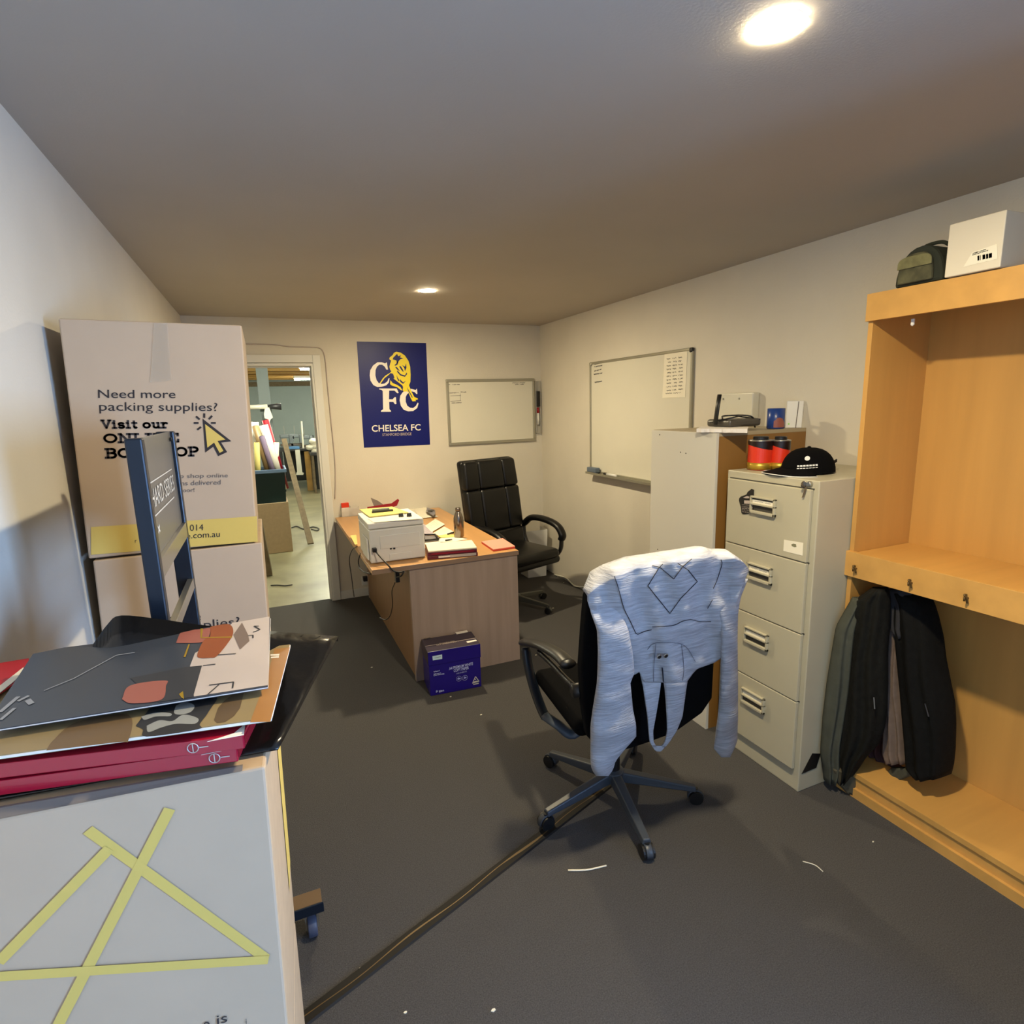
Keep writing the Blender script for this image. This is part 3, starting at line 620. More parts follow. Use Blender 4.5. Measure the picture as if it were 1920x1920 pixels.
# ------------------------------------------------------------------ white cabinet behind the filing cabinet
CX, CY0, CY1, CH = 1.90, 2.056, 2.538, 1.484
t = thing('cupboard', 'tall cupboard with white front and brown sides behind the filing cabinet', 'cupboard', (CX+.28, (CY0+CY1)/2, 0))
b = BM(); box(b, CX, CX+.016, CY0, CY1, 0, CH-.002); obj('front_panel', b, M_white if False else mat('cupboard_white', '#cbc8be', .45), t, bevel=.001)
M_brown = mat('brown_laminate', '#8a6432', .45, var=.06, scale=12, stretch=(1, 1, .1))
for y in (CY0, CY1-.016):
    b = BM(); box(b, CX+.0165, XR-.004, y, y+.016, 0, CH-.018); obj('side_panel', b, M_brown, t)
b = BM(); box(b, CX+.0165, XR-.004, CY0, CY1, CH-.0175, CH); obj('top_board', b, mat('cupboard_top', '#a79a80', .5), t)
b = BM(); box(b, XR-.012, XR-.004, CY0+.017, CY1-.017, 0, CH-.018); obj('back_panel', b, M_brown, t)
b = BM()
for u, v in ((1237, 809.5), (1276, 848), (1286, 850), (1233, 1030)): lathe(b, [(.003, -.001), (.003, .001)], onX(u, v if v > 815 else 815, CX-.0005), 8, axis=(-1, 0, 0))
obj('screw_hole', b, M_cabd, t)
# things on the cupboard
f9 = lambda x, y: (1290+x*.171875, 720+y*.171875)
t = thing('foam_sheet', 'torn white foam packing sheet overhanging the front of the cupboard top', 'packing', (CX-.02, CY0+.1, CH))
pa = onZ(*f9(90, 500), CH+.006); pb = onZ(*f9(648, 505), CH+.006); pa = CAM+(pa-CAM)*.955; pb = CAM+(pb-CAM)*.955; din = np.array([.72, .69, 0])*.22
b = BM(); edge = []; 
for i in range(19):
    s_ = i/18; edge.append(pa+(pb-pa)*s_ + np.array([random.uniform(-.006, .006), random.uniform(-.004, .004), 0]))
top = [e+din for e in edge[::-1]]
prism(b, [e*np.array([1, 1, 0])+np.array([0, 0, CH+.001]) for e in edge+top], (0, 0, .017)); obj('sheet', b, mat('foam_white', '#e6e0da', .9), t)
zz = CH+.019
t = thing('router', 'dark grey modem with a black upright aerial and coiled leads on the cupboard', 'router', (2.08, 2.25, zz))
PA = onZ(*f9(330, 455), zz); PB = onZ(*f9(800, 470), CH+.002)
ctr = np.array([float(onY(1378, 798, CY0+.12)[0]), CY0+.12, 0])
b = BM(); rbox(b, ctr[0]-.09, ctr[0]+.11, ctr[1]-.06, ctr[1]+.10, zz, zz+.035, .012); obj('case', b, mat('router_grey', '#4a4640', .4), t, smooth=False)
A0 = onY(*f9(298, 400), CY0+.14); A1 = onY(*f9(345, 115), CY0+.14)
b = BM(); tube(b, [A0-(0, 0, .02), A0*.5+A1*.5, A1], [.013, .013, .013], 10, r2=[.007]*3); obj('aerial', b, M_black, t, smooth=True, bevel=0)
b = BM(); tube(b, smoothpath([ctr+(-.11, .05, zz+.02), ctr+(-.06, -.05, zz+.045), ctr+(.02, -.02, zz+.05), ctr+(.07, .05, zz+.045), ctr+(.10, -.06, zz+.03)], 6), .004, 6); tube(b, smoothpath([ctr+(-.10, -.02, zz+.04), ctr+(-.02, .05, zz+.05), ctr+(.06, -.04, zz+.046), ctr+(.11, -.02, CH+.01)], 6), .004, 6); obj('lead', b, M_black, t, smooth=True)
wp = [onX(1360, 738, XR-.001), onX(1425, 733, XR-.001), onX(1427, 790, XR-.001), onX(1360, 790, XR-.001)]
b = BM(); y0_, y1_, z0_, z1_ = wp[1][1], wp[0][1], wp[2][2]-.01, wp[0][2]; rbox(b, XR-.05, XR-.002, y0_, y1_, z0_, z1_, .006)
t = thing('junction_box', 'square cream wall box on the right wall above the cupboard', 'wall box', (XR-.02, (y0_+y1_)/2, z0_)); obj('cover', b, M_board, t)
b = BM()
for k in (.15, .62): lathe(b, [(.006, 0), (.005, .004)], (XR-.05, y1_-(y1_-y0_)*k, z1_-.03), 10, axis=(-1, 0, 0))
obj('screw', b, M_silver, t)
MP = onY(1454, 799, CY0+.05); mx, my = float(MP[0]), float(MP[1])
t = thing('mug', 'blue mug with a reddish picture on it standing on the cupboard', 'mug', (mx, my, CH))
b = BM(); lathe(b, [(.038, .001), (.041, .004), (.041, .098), (.038, .099), (.037, .012), (.002, .010)], (mx, my, CH), 32); obj('cup', b, mat('mug_blue', '#1f3f86', .3), t, smooth=True)
b = BM()
for k in range(9):
    a0 = math.radians(-150+k*9); a1 = math.radians(-150+(k+1)*9); h0 = .035+.02*math.sin(k/8*math.pi)+.006*random.random(); h1 = .035+.02*math.sin((k+1)/8*math.pi)
    face(b, [(mx+.0415*math.cos(a0), my+.0415*math.sin(a0), CH+.008), (mx+.0415*math.cos(a1), my+.0415*math.sin(a1), CH+.008), (mx+.0415*math.cos(a1), my+.0415*math.sin(a1), CH+h1), (mx+.0415*math.cos(a0), my+.0415*math.sin(a0), CH+h0)])
obj('picture', b, M_rose, t)
b = BM(); tube(b, smoothpath([(mx+.02, my+.035, CH+.08), (mx+.035, my+.06, CH+.075), (mx+.035, my+.06, CH+.035), (mx+.02, my+.036, CH+.025)], 5), .006, 8); obj('handle', b, mat('mug_blue', '#1f3f86'), t, smooth=True)
pc = onY(1486, 799, CY0+.035); px_, py_ = float(pc[0]), float(pc[1])
t = thing('desk_phone', 'white handset box leaning upright right of the blue mug on the cupboard', 'phone', (px_, py_, CH))
pv = np.array([px_, py_, CH]); pe = np.array([.69, -.72, 0]); pb_ = np.array([.72, .69, 0]); up_ = np.array([.02, .015, .133])
b = BM(); hexa(b, [pv-pe*.035, pv+pe*.042, pv+pe*.042+pb_*.028, pv-pe*.035+pb_*.028, pv-pe*.033+up_, pv+pe*.044+up_, pv+pe*.044+pb_*.022+up_, pv-pe*.033+pb_*.022+up_]); obj('case', b, M_white, t, bevel=.004)
b = BM(); hexa(b, [pv+pe*.012-pb_*.001, pv+pe*.016-pb_*.001, pv+pe*.016, pv+pe*.012, pv+pe*.018-pb_*.001+up_*.97, pv+pe*.022-pb_*.001+up_*.97, pv+pe*.022+up_*.97, pv+pe*.018+up_*.97]); obj('edge_seam', b, M_printg, t)
b = BM(); lathe(b, [(.004, 0), (.004, .003)], pv-pe*.018+up_*.15, 8, axis=(-.72, -.69, 0)); obj('green_light', b, mat('green_led', '#9be05a', .4), t)
# ------------------------------------------------------------------ cartons against the left wall
def carton(name_label, front, depth, rise=0, group='moving cartons', front_mat=0):
    """front: four front corners BL BR TR TL; kraft sides, pale printed front and back"""
    dv = np.array(depth, float); f_ = [np.array(p, float) for p in front]
    c = thing('moving_box', name_label, 'box', (f_[0]+f_[1])/2+dv/2, 0, group)
    b = BM(); BL, BR, TR, TL = f_
    hexa(b, [BL, BR, BR+dv, BL+dv, TL, TR, TR+dv, TL+dv])
    b.faces.ensure_lookup_table(); b.faces[2].material_index = 1; b.faces[4].material_index = 1
    obj('carton', b, [M_card, M_cardw], c, bevel=.004, seg=2)
    return c
YR = 1.8
top_f = [(-.459, YR, 1.268), (-.047, YR, 1.268), (-.026, YR, 1.874), (-.438, YR, 1.880)]
box_top = carton('topmost of the pale stacked moving boxes, printed with a big yellow cursor arrow', top_f, (0, .415, 0))
f1 = lambda x, y: onY(80+x*.30208, 560+y*.30208, YR-.0012)
b = BM(); text_on(b, 'Need more', f1(345, 616), f1(825, 617), f1(343, 563)); text_on(b, 'packing supplies?', f1(352, 695), f1(1085, 697), f1(350, 640)); obj('printed_line', b, M_print, box_top)
b = BM(); slab_on(b, 'Visit our', f1(365, 809), f1(785, 806), f1(360, 750), .2); slab_on(b, 'ONLINE', f1(375, 899), f1(850, 893), f1(372, 835), .2); slab_on(b, 'BOX SHOP', f1(388, 994), f1(973, 979), f1(383, 927), .2); obj('printed_slab_line', b, M_print, box_top)
b = BM(); text_on(b, 'code to shop online', f1(700, 1116), f1(1150, 1108), f1(700, 1090)); text_on(b, 'items delivered', f1(790, 1162), f1(1105, 1152), f1(790, 1132)); text_on(b, 'to your door!', f1(700, 1203), f1(942, 1199), f1(700, 1178)); obj('printed_small_line', b, M_printg, box_top)
b = BM(); face(b, [f1(300, 1418), f1(1330, 1350), f1(1335, 1508), f1(300, 1590)]); obj('yellow_band', b, M_yel, box_top)
g1 = lambda x, y: onY(80+x*.30208, 560+y*.30208, YR-.0020)
b = BM(); text_on(b, '0 014', g1(868, 1444), g1(998, 1437), g1(867, 1405)); text_on(b, 'e.com.au', g1(893, 1490), g1(1100, 1477), g1(892, 1453)); text_on(b, 'r', g1(573, 1515), g1(583, 1514), g1(573, 1490)); obj('printed_contact', b, M_print, box_top)
b = BM(); face(b, [f1(*p) for p in ((993, 745), (1172, 885), (1108, 893), (1145, 952), (1090, 977), (1060, 918), (1010, 955))]); bmesh.ops.triangulate(b, faces=b.faces[:]); ar = obj('cursor_arrow', b, M_print, box_top)
b = BM(); face(b, [g1(*p) for p in ((1008, 778), (1135, 875), (1085, 883), (1122, 945), (1098, 957), (1064, 893), (1022, 925))]); bmesh.ops.triangulate(b, faces=b.faces[:]); obj('arrow_fill', b, M_yel, ar)
b = BM()
for L in ((1003, 712, 1003, 740), (952, 730, 975, 750), (938, 771, 968, 771), (960, 813, 983, 796), (1052, 727, 1032, 748), (1045, 771, 1075, 771)): ribbon(b, f1(*L[:2]), f1(*L[2:]), .005, (0, -1, 0))
obj('click_ray', b, M_print, box_top)
b = BM(); prism(b, [g1(690, 150), g1(775, 152), g1(800, 505), g1(665, 520), g1(672, 460)], (0, -.0005, 0)); obj('tape', b, M_clear, box_top)
mid_f = [(-.472, YR, .66), (-.052, YR, .66), (-.036, YR, 1.262), (-.451, YR, 1.262)]
box_mid = carton('middle moving box under the one with the cursor arrow, behind the black bag', mid_f, (0, .415, 0))
h1 = lambda u, v: onY(u, v, YR-.0012)
b = BM(); text_on(b, 'Need more', h1(215, 1178), h1(377, 1163), h1(213, 1160)); text_on(b, 'packing supplies?', h1(218, 1196), h1(450, 1172), h1(216, 1179)); obj('printed_line', b, M_print, box_mid)
low_f = [(-.474, YR+.02, .137), (-.135, YR+.02, .137), (-.135, YR+.02, .655), (-.474, YR+.02, .655)]
carton('bottom moving box of the tall stack, standing on the low wheeled dolly', low_f, (0, .415, 0))
# dolly under the tall stack
dl = thing('furniture_dolly', 'low wheeled dolly under the tall box stack, one castor showing', 'trolley', (-.2, 1.95, 0))
dz = .108
R0 = onZ(602, 1676, dz+.022)
dx1, dy0 = float(R0[0]), 1.655
b = BM(); box(b, -.47, -.13, dy0+.06, 2.24, dz, dz+.028); obj('deck', b, M_timber, dl, bevel=.002)
b = BM(); box(b, -.47, dx1, dy0, dy0+.058, dz, dz+.028); obj('end_board', b, mat('dolly_brown','#5d4426',.6), dl, bevel=.002)
b = BM(); box(b, -.47, dx1+.004, dy0-.006, dy0, dz-.004, dz+.030); obj('edge_rail', b, M_navy, dl, bevel=.002)
for x, y in ((dx1-.035, dy0+.03), (-.16, 2.2), (-.43, dy0+.03), (-.43, 2.2)):
    b = BM(); box(b, x-.022, x+.022, y-.022, y+.022, dz-.006, dz); box(b, x-.020, x-.017, y-.012, y+.025, .035, dz-.006); box(b, x+.017, x+.020, y-.012, y+.025, .035, dz-.006); cs = obj('castor', b, M_silver, dl)
    b = BM(); lathe(b, [(.004, -.015), (.036, -.014), (.038, -.010), (.038, .010), (.036, .014), (.004, .015)], (x, y+.006, .038), 24, axis=(1, 0, 0)); obj('wheel', b, mat('wheel_grey', '#454a5c', .5), cs, smooth=True)
# near stack: two boxes, magazines on top
ZB = 1.14
A = onZ(497, 1437, ZB); Bd = onZ(0, 1535, ZB) - A; Bd /= np.linalg.norm(Bd)
TL = A + Bd*((-.468-A[0])/Bd[0])
nd = np.array([-Bd[1], Bd[0], 0]); nd = nd if nd[1] > 0 else -nd
DEP = nd*.33; lean = np.array([-.014, 0, 0])
zb = .572
nf = [TL+lean*.2+(0, 0, zb-ZB), A+lean+(0, 0, zb-ZB), A, TL]
box_near = carton('near moving box with yellow house outline, carrying the magazines', nf, DEP*np.array([.55, 1, 1]))
PN, NN = A + lean*.5 + np.array([0, 0, -.28]), np.cross(np.array(nf[1])-A, Bd); NN /= np.linalg.norm(NN); NN = NN if NN[1] < 0 else -NN
n1 = lambda x, y, d=.0012: onP(x*.4272, 1100+y*.4272, PN+NN*d, NN)
b = BM()
for k, (a_, c_) in enumerate((((385, 1068), (1168, 1632)), ((745, 975), (255, 1925)), ((480, 1150), (-8, 1650)), ((1178, 1638), (-10, 1712)))): ribbon(b, n1(*a_, d=.0012+.0003*k), n1(*c_, d=.0012+.0003*k), .0145, NN)
obj('yellow_house_outline', b, M_yel, box_near)
n2 = lambda x, y: onP(300+x*.15625, 1780+y*.15625, PN+NN*.0014, NN)
b = BM(); text_on(b, 'is', n2(685, 905), n2(808, 870), n2(680, 790)); text_on(b, 'e', n2(520, 960), n2(600, 940), n2(512, 840)); text_on(b, 'i', n2(1030, 900), n2(1040, 897), n2(1026, 830)); obj('printed_line', b, M_print, box_near)
b = BM(); q = [n1(*p, d=.0) for p in ((240, 995), (1165, 790))]
s0 = A+Bd*.03; s1_ = A+Bd*.36
prism(b, [s0+(0, 0, .0005)-nd*.001, s1_+(0, 0, .0005)-nd*.001, s1_+(0, 0, .009)+nd*.012, s0+(0, 0, .004)+nd*.006], nd*.004); obj('flap_edge', b, M_printg, box_near)
# side printed yellow strip
sd = DEP*np.array([.55, 1, 1])
sx = lambda k, z: A + sd*k + lean*((ZB-z)/(ZB-zb)) + np.array([.0012, 0, z-ZB])
b = BM(); face(b, [sx(.72, 1.10), sx(.97, 1.10), sx(.97, .72), sx(.72, .72)]); obj('yellow_strip', b, M_yel, box_near)
lf = [nf[0]*np.array([1, 1, 0])+(0, 0, .0), nf[1]*np.array([1, 1, 0])+(-.008, 0, .0), nf[1]+(0, 0, -.003), nf[0]+(0, 0, -.003)]
carton('lower moving box standing on the carpet under the near box with the house outline', lf, DEP*np.array([.55, 1, 1]))
# ------------------------------------------------------------------ pile on the near box
# black plastic bag
back = [(178, 1209), (205, 1172), (228, 1157), (300, 1164), (370, 1174), (440, 1180), (505, 1186), (570, 1191), (634, 1196)]
YBk = 1.135
bk = [onY(u, v, YBk) for u, v in back]
bk = smoothpath(bk, 4)
fr0, fr1 = np.array([-.42, .90, ZB+.003]), onZ(521, 1404, ZB+.006)
b = BM(); G = []; N = len(bk)-1; rnd = random.Random(4)
for j in range(13):
    t_ = j/12; row = []
    for i in range(N+1):
        s_ = i/N; F0 = fr0+(fr1-fr0)*s_; B0 = np.array(bk[i])
        p = F0+(B0-F0)*t_
        zlow = ZB+.004+.02*t_*s_; p[2] = zlow + (B0[2]-zlow)*(max(0, (t_-.72)/.28)**1.6 if s_ < .62 else t_**1.3)
        if 0 < j < 12 and 0 < i < N: p[2] += rnd.uniform(-.003, .004)*(1 if s_ > .62 else .3)
        row.append(b.verts.new([float(x) for x in p]))
    G.append(row)
row = [b.verts.new((float(p[0]), YBk+.012, float(max(ZB+.004 if p[0] < -.03 else p[2]-.012, p[2]-.05)))) for p in bk]; G.append(row)
for j in range(len(G)-1):
    for i in range(N): b.faces.new((G[j][i], G[j][i+1], G[j+1][i+1], G[j+1][i]))
t = obj('plastic_bag', b, M_bag, smooth=True); so = t.modifiers.new('solid', 'SOLIDIFY'); so.thickness = .003; so.offset = 1
tag(t, 'glossy black plastic bag under the magazines, one corner jutting out to the right', 'bag')
# two red binders
def slab(name, label, cat, FR, dirl, L, dirb, D, z0, z1, m, edge=None, group=None):
    t = thing(name, label, cat, (FR[0], FR[1], z0), 0, group)
    c = [FR, FR+dirl*L, FR+dirl*L+dirb*D, FR+dirb*D]; c = [np.array([p[0], p[1], 0]) for p in c]
    b = BM(); hexa(b, [p+(0, 0, z0) for p in c]+[p+(0, 0, z1) for p in c]); obj('cover', b, m, t, bevel=.0015)
    return t, c
zr = [ZB+.010, ZB+.034, ZB+.058]
for k, (u, v) in enumerate(((447, 1428), (459, 1404))):
    FR = onZ(u, v, zr[k]+.001); dl_ = onZ(0, (1492, 1460)[k], zr[k]+.001)-FR; dl_ /= np.linalg.norm(dl_); db_ = np.array([dl_[1], -dl_[0], 0]); db_ = db_ if db_[1] > 0 else -db_
    t, c = slab('binder', ['lower of two glossy red binders on the near box', 'upper of two glossy red binders, under the brown catalogue'][k], 'binder', FR, dl_, min(.40, (FR[0]+.462)/abs(dl_[0])), db_, .25, zr[k]+.001, zr[k+1]-.002, M_red, group='red binders on the near box')
    b = BM(); hexa(b, [p+(0, 0, zr[k]+.006)+o_ for p, o_ in zip(c, (np.array([.0006, 0, 0])+db_*.004, db_*.004, -db_*.004, np.array([.0006, 0, 0])-db_*.004))]+[p+(0, 0, zr[k+1]-.007)+o_ for p, o_ in zip(c, (np.array([.0006, 0, 0])+db_*.004, db_*.004, -db_*.004, np.array([.0006, 0, 0])-db_*.004))]); obj('page_block', b, M_crim, t)
    b = BM(); p = c[0]; prism(b, [p+np.array([.001, -.001, zr[k+1]-.0016]), p+np.array([-.045, .003, zr[k+1]-.0016]), p+np.array([-.012, .010, zr[k+1]-.0016]), p+np.array([.002, .03, zr[k+1]-.0016])], (0, 0, .0004)); obj('worn_corner', b, M_pw, t)
    b = BM(); e = p+dl_*(.066 if k else .03)+(0, 0, (zr[k]+zr[k+1])/2)-db_*.001
    ring = [e+dl_*.007*math.cos(q)+np.array([0, 0, .007])*math.sin(q) for q in np.linspace(0, 6.283, 16)]
    tube(b, ring, .0007, 4, caps=False); ribbon(b, e-dl_*.008, e-dl_*.02, .0015, db_); ribbon(b, e-(0, 0, .006), e+(0, 0, .006), .0015, db_); obj('emblem', b, M_lgrey, t)
# red folder at the far left
zc0 = ZB+.062
t = thing('folder', 'bright red folder peeking out under the slate catalogue by the left wall', 'folder', onZ(20, 1262, zc0))
b = BM(); prism(b, [onZ(-30, 1250, zc0+.012), onZ(54, 1236, zc0+.012), onZ(60, 1262, zc0+.012), onZ(-30, 1322, zc0+.012)], (0, 0, .002)); obj('cover', b, mat('bright_red', '#b5121b', .4), t)
b = BM(); prism(b, [onZ(-30, 1310, zc0+.0146), onZ(44, 1252, zc0+.0146), onZ(46, 1262, zc0+.0146), onZ(-30, 1324, zc0+.0146)], (0, 0, .001)); obj('page', b, M_paper, t)
# brown catalogue
zc1 = zc0+.002
FR = onZ(508, 1353, zc1); BRc = onZ(544, 1214, zc1); dl_ = onZ(0, 1424, zc1)-FR; dl_ /= np.linalg.norm(dl_)
t = thing('catalogue', 'tan furniture catalogue under the slate one, on the red binders', 'catalogue', FR, 0, 'catalogues on the near box')
Lc = (FR[0]+.465)/abs(dl_[0]); c = [FR, FR+dl_*Lc, BRc+dl_*Lc, BRc]
b = BM(); prism(b, [np.array(p)+(0, 0, .0) for p in c], (0, 0, .006)); obj('cover', b, M_kh, t)
b = BM(); prism(b, [c[0]+(.0010, -.0012, .0012), c[1]+(0, -.0012, .0012), c[2]+(0, .0005, .0012), c[3]+(.0010, .0005, .0012)], (0, 0, .0036)); obj('page_block', b, M_pw, t)
zt_ = zc1+.0063
k1 = lambda x, y, d=0: onZ(x*.34375, 1120+y*.34375, zt_+d)
k2 = lambda x, y, d=0: onZ(300+x*.1875, 1140+y*.1875, zt_+d)
def flat(name, m, lst, f, parent, d=0, label=None, soft=False):
    b = BM()
    for L in lst:
        if soft: L = [q[:2] for q in smoothpath([(*p, 0) for p in L+L[:1]], 5)[:-1]]
        face(b, [f(p[0], p[1], d) for p in L])
    bmesh.ops.triangulate(b, faces=b.faces[:]); return obj(name, b, m, parent)
flat('printed_panel', mat('print_ochre', '#a0703c', .4, var=.06, scale=10), [[(900, 1145), (1103, 1136), (1300, 392), (1145, 410), (1095, 600), (1020, 820)]], k2, t)
flat('printed_floor', mat('print_shadow', '#6b563c', .4), [[(252, 836), (290, 780), (420, 680), (700, 640), (700, 780), (640, 790)]], k1, t, soft=True)
flat('printed_lamp', M_dgrey, [[(540, 1120), (580, 1000), (650, 920), (720, 870), (840, 840), (800, 1000), (740, 1080), (650, 1140), (570, 1150)]], k2, t) if False else flat('printed_lamp', mat('print_umber', '#5c4a34', .4), [[(540, 1120), (580, 1000), (650, 920), (720, 870), (840, 840), (800, 1000), (740, 1080), (650, 1140), (570, 1150)]], k2, t)
flat('printed_throw', M_dgrey, [[(740, 700), (790, 640), (860, 590), (1170, 530), (1140, 620), (1090, 690), (1080, 720), (800, 760), (780, 720)]], k1, t, .0003, soft=True)
flat('printed_fringe', mat('print_ash', '#8d8f8d', .5), [[(800, 700), (870, 670), (940, 675), (1000, 640), (1080, 660), (1060, 690), (960, 690), (880, 710), (810, 735)], [(960, 590), (1010, 570), (1060, 590), (1040, 625), (985, 640), (950, 630)], [(770, 650), (850, 628), (930, 632), (925, 648), (850, 650), (790, 668)]], k1, t, .0006, soft=True)
flat('printed_mark', M_pw, [[(1105, 462), (1195, 458), (1190, 476), (1105, 478)], [(1110, 488), (1190, 480), (1188, 496), (1108, 502)]], k2, t, .0004)
# slate catalogue, propped up a little at the back by the bag
zg = zt_+.010
FRg = onZ(502, 1287, zg+.004); BRg = onZ(507, 1158, zg+.036); FLg = onZ(0, 1366, zg+.004)
ng = np.cross(FLg-FRg, BRg-FRg); ng /= np.linalg.norm(ng); ng = ng if ng[2] > 0 else -ng
gp = lambda u, v, d=0: onP(u, v, FRg+ng*d, ng)
t = thing('catalogue', 'dark slate catalogue with sofa pictures on top of the pile', 'catalogue', FRg, 0, 'catalogues on the near box')
FL2 = FRg+(gp(0, 1366)-FRg)*1.06; BL2 = gp(62, 1226)
out = [FRg, gp(250, 1327), FL2, gp(2, 1292) if False else FL2+(BL2-FL2)*.5, BL2, gp(120, 1214), gp(250, 1198), BRg]
b = BM(); prism(b, [p-ng*.004 for p in out], ng*.004); obj('cover', b, M_slate, t)
b = BM(); prism(b, [p-ng*.0032+ (p-np.mean(out, axis=0))*.0016 for p in out], ng*.0018); obj('page_block', b, M_pw, t)
k3 = lambda x, y, d=0: gp(300+x*.1875, 1140+y*.1875, .0004+d)
k4 = lambda x, y, d=0: gp(x*.171875, 1140+y*.171875, .0004+d)
flat('printed_wall', M_lgrey, [[(300, 580), (350, 450), (560, 330), (720, 150), (1095, 85), (1085, 770), (340, 885)]], k3, t)
flat('printed_grey_sofa', mat('print_charcoal', '#35363a', .4), [[(-300, 700), (100, 620), (250, 590), (420, 575), (330, 890), (-20, 940)]], k3, t, .0003)
flat('printed_rust_sofa', M_rust, [[(500, 190), (560, 175), (700, 165), (725, 275), (580, 470), (500, 498), (385, 495), (380, 440), (440, 320), (500, 280)]], k3, t, .0006, soft=True)
flat('printed_rose_sofa', M_rose, [[(160, 350), (200, 255), (250, 225), (420, 210), (500, 205), (480, 300), (400, 345)]], k3, t, .0005, soft=True)
flat('printed_rose_sofa', M_rose, [[(1330, 995), (1420, 845), (1800, 790), (1810, 850), (1760, 1000), (1440, 1040)]], k4, t, .0006, soft=True)
flat('printed_shade', mat('print_taupe', '#75655c', .4), [[(735, 265), (820, 145), (880, 265), (895, 330), (800, 415)]], k3, t, .0005)
flat('printed_brass', M_gold, [[(190, 860), (230, 830), (240, 910), (215, 895)], [(405, 205), (430, 205), (420, 290), (720, 285), (720, 297), (405, 300)], [(285, 360), (300, 360), (255, 490), (235, 490)]], k3, t, .0008)
b = BM()
for L in ((430, 575, 555, 560), (580, 468, 760, 455), (490, 770, 735, 738), (735, 738, 725, 800), (480, 860, 590, 765), (880, 275, 930, 270), (930, 270, 930, 300)): ribbon(b, k3(*L[:2], .0008), k3(*L[2:], .0008), .0022, ng)
for L in ((940, 180, 1000, 215), (1000, 215, 950, 235), (940, 180, 990, 180), (950, 235, 930, 240)): ribbon(b, k3(*L[:2], .0008), k3(*L[2:], .0008), .0025, ng)
obj('printed_line', b, M_dgrey, t)
b = BM()
for L, w_ in (((0, 1135, 200, 965), .006), ((195, 1015, 315, 955), .005), ((5, 1220, 160, 1090), .005), ((300, 1000, 345, 1045), .007)): ribbon(b, k4(*L[:2], .0006), k4(*L[2:], .0006), w_, ng)
for L in ((480, 900, 800, 770), (800, 770, 1270, 515), (1270, 515, 1470, 485)): ribbon(b, k4(*L[:2], .0006), k4(*L[2:], .0006), .002, ng)
obj('printed_caption', b, mat('print_silver', '#8d9096', .5), t)
# ------------------------------------------------------------------ trolley frame with grey panel
Yn, Yf = 1.19, 1.62
TN, TF = onY(266, 826, Yn), onY(318, 812, Yf)
t = thing('trolley_frame', 'dark blue steel trolley handle frame with a grey panel, between the box stacks', 'trolley', (float(TN[0]), Yn, 0))
xn0, xn1 = float(onY(232, 829, Yn)[0]), float(TN[0])
b = BM(); box(b, xn0, xn1, Yn, Yn+.025, 0, float(TN[2])+.004); obj('post', b, M_navy, t, bevel=.003)
xf0, xf1 = float(onY(316, 900, Yf)[0])-.020, float(onY(330, 850, Yf)[0])+.001
b = BM(); box(b, xf0+.006, xf1, Yf, Yf+.025, 0, float(TF[2])+.004); obj('post', b, M_navy, t, bevel=.003)
px0, px1 = xn1-.014, xf1-.012
def between(z0, z1, tx, m, name, x_off=0, par=None):
    b = BM(); hexa(b, [(px0+x_off, Yn+.026, z0), (px0+x_off+tx, Yn+.026, z0), (px1+x_off+tx, Yf-.001, z0), (px1+x_off, Yf-.001, z0), (px0+x_off, Yn+.026, z1), (px0+x_off+tx, Yn+.026, z1), (px1+x_off+tx, Yf-.001, z1), (px1+x_off, Yf-.001, z1)])
    return obj(name, b, m, par or t, bevel=.001)
between(1.372, 1.598, .004, M_greypanel, 'panel'); pan = t.children[-1]
between(1.335, 1.372, .014, M_silver, 'cross_bar', -.002); between(1.20, 1.226, .014, M_silver, 'cross_bar', -.002); between(.30, .33, .014, M_silver, 'cross_bar', -.002)
b = BM(); NX = np.array([1, -.08, 0])
def pt(s_, z, d=.0012): return np.array([px0+.004+(px1-px0)*s_+d, Yn+.026+(Yf-Yn-.027)*s_, z])
ribbon(b, pt(.08, 1.512), pt(.85, 1.512), .0025, NX); ribbon(b, pt(.08, 1.448), pt(.80, 1.448), .003, NX)
text_on(b, 'HARD SERIES', pt(.10, 1.463), pt(.86, 1.463), pt(.10, 1.500))
ribbon(b, pt(.15, 1.412), pt(.20, 1.425), .006, NX); ribbon(b, pt(.15, 1.425), pt(.20, 1.412), .004, NX)
bpy.data.objects  # keep
obj('printed_name', b, mat('print_white', '#c9c7c0', .5), pan)
b = BM(); lathe(b, [(.005, 0), (.005, .004)], pt(.94, 1.580), 10, axis=(1, 0, 0)); obj('bolt', b, M_black, t)
# ------------------------------------------------------------------ desk
DXL, DXR, DY0, DY1, DH = .488, 1.398, 3.205, 4.99, .736
dk_ = thing('desk', 'beech office desk with a solid end panel, pushed against the far wall', 'desk', ((DXL+DXR)/2, (DY0+DY1)/2, 0))
b = BM(); box(b, DXL, DXR, DY0, DY1, DH-.028, DH); obj('desktop', b, M_desktop, dk_, bevel=.002)
b = BM(); box(b, DXL-.0008, DXR+.0008, DY0-.0015, DY0-.0002, DH-.028, DH-.001); obj('edge_band', b, M_edge, dk_)
b = BM(); box(b, .712, DXR-.004, DY0+.012, DY0+.037, 0, DH-.0285); obj('end_panel', b, M_desk, dk_, bevel=.001)
b = BM(); box(b, .712, DXR-.004, DY1-.05, DY1-.025, 0, DH-.0285); obj('end_panel', b, M_desk, dk_)
b = BM(); box(b, .716, .736, DY0+.0375, DY1-.0505, .0, DH-.0285); obj('modesty_panel', b, mat('desk_side_laminate', '#8a6b4e', .5, var=.08, scale=20, stretch=(1, 1, .06)), dk_)
b = BM(); box(b, .704, .7115, DY0+.010, DY0+.039, 0, DH-.0285); obj('panel_edge', b, M_desk, dk_)
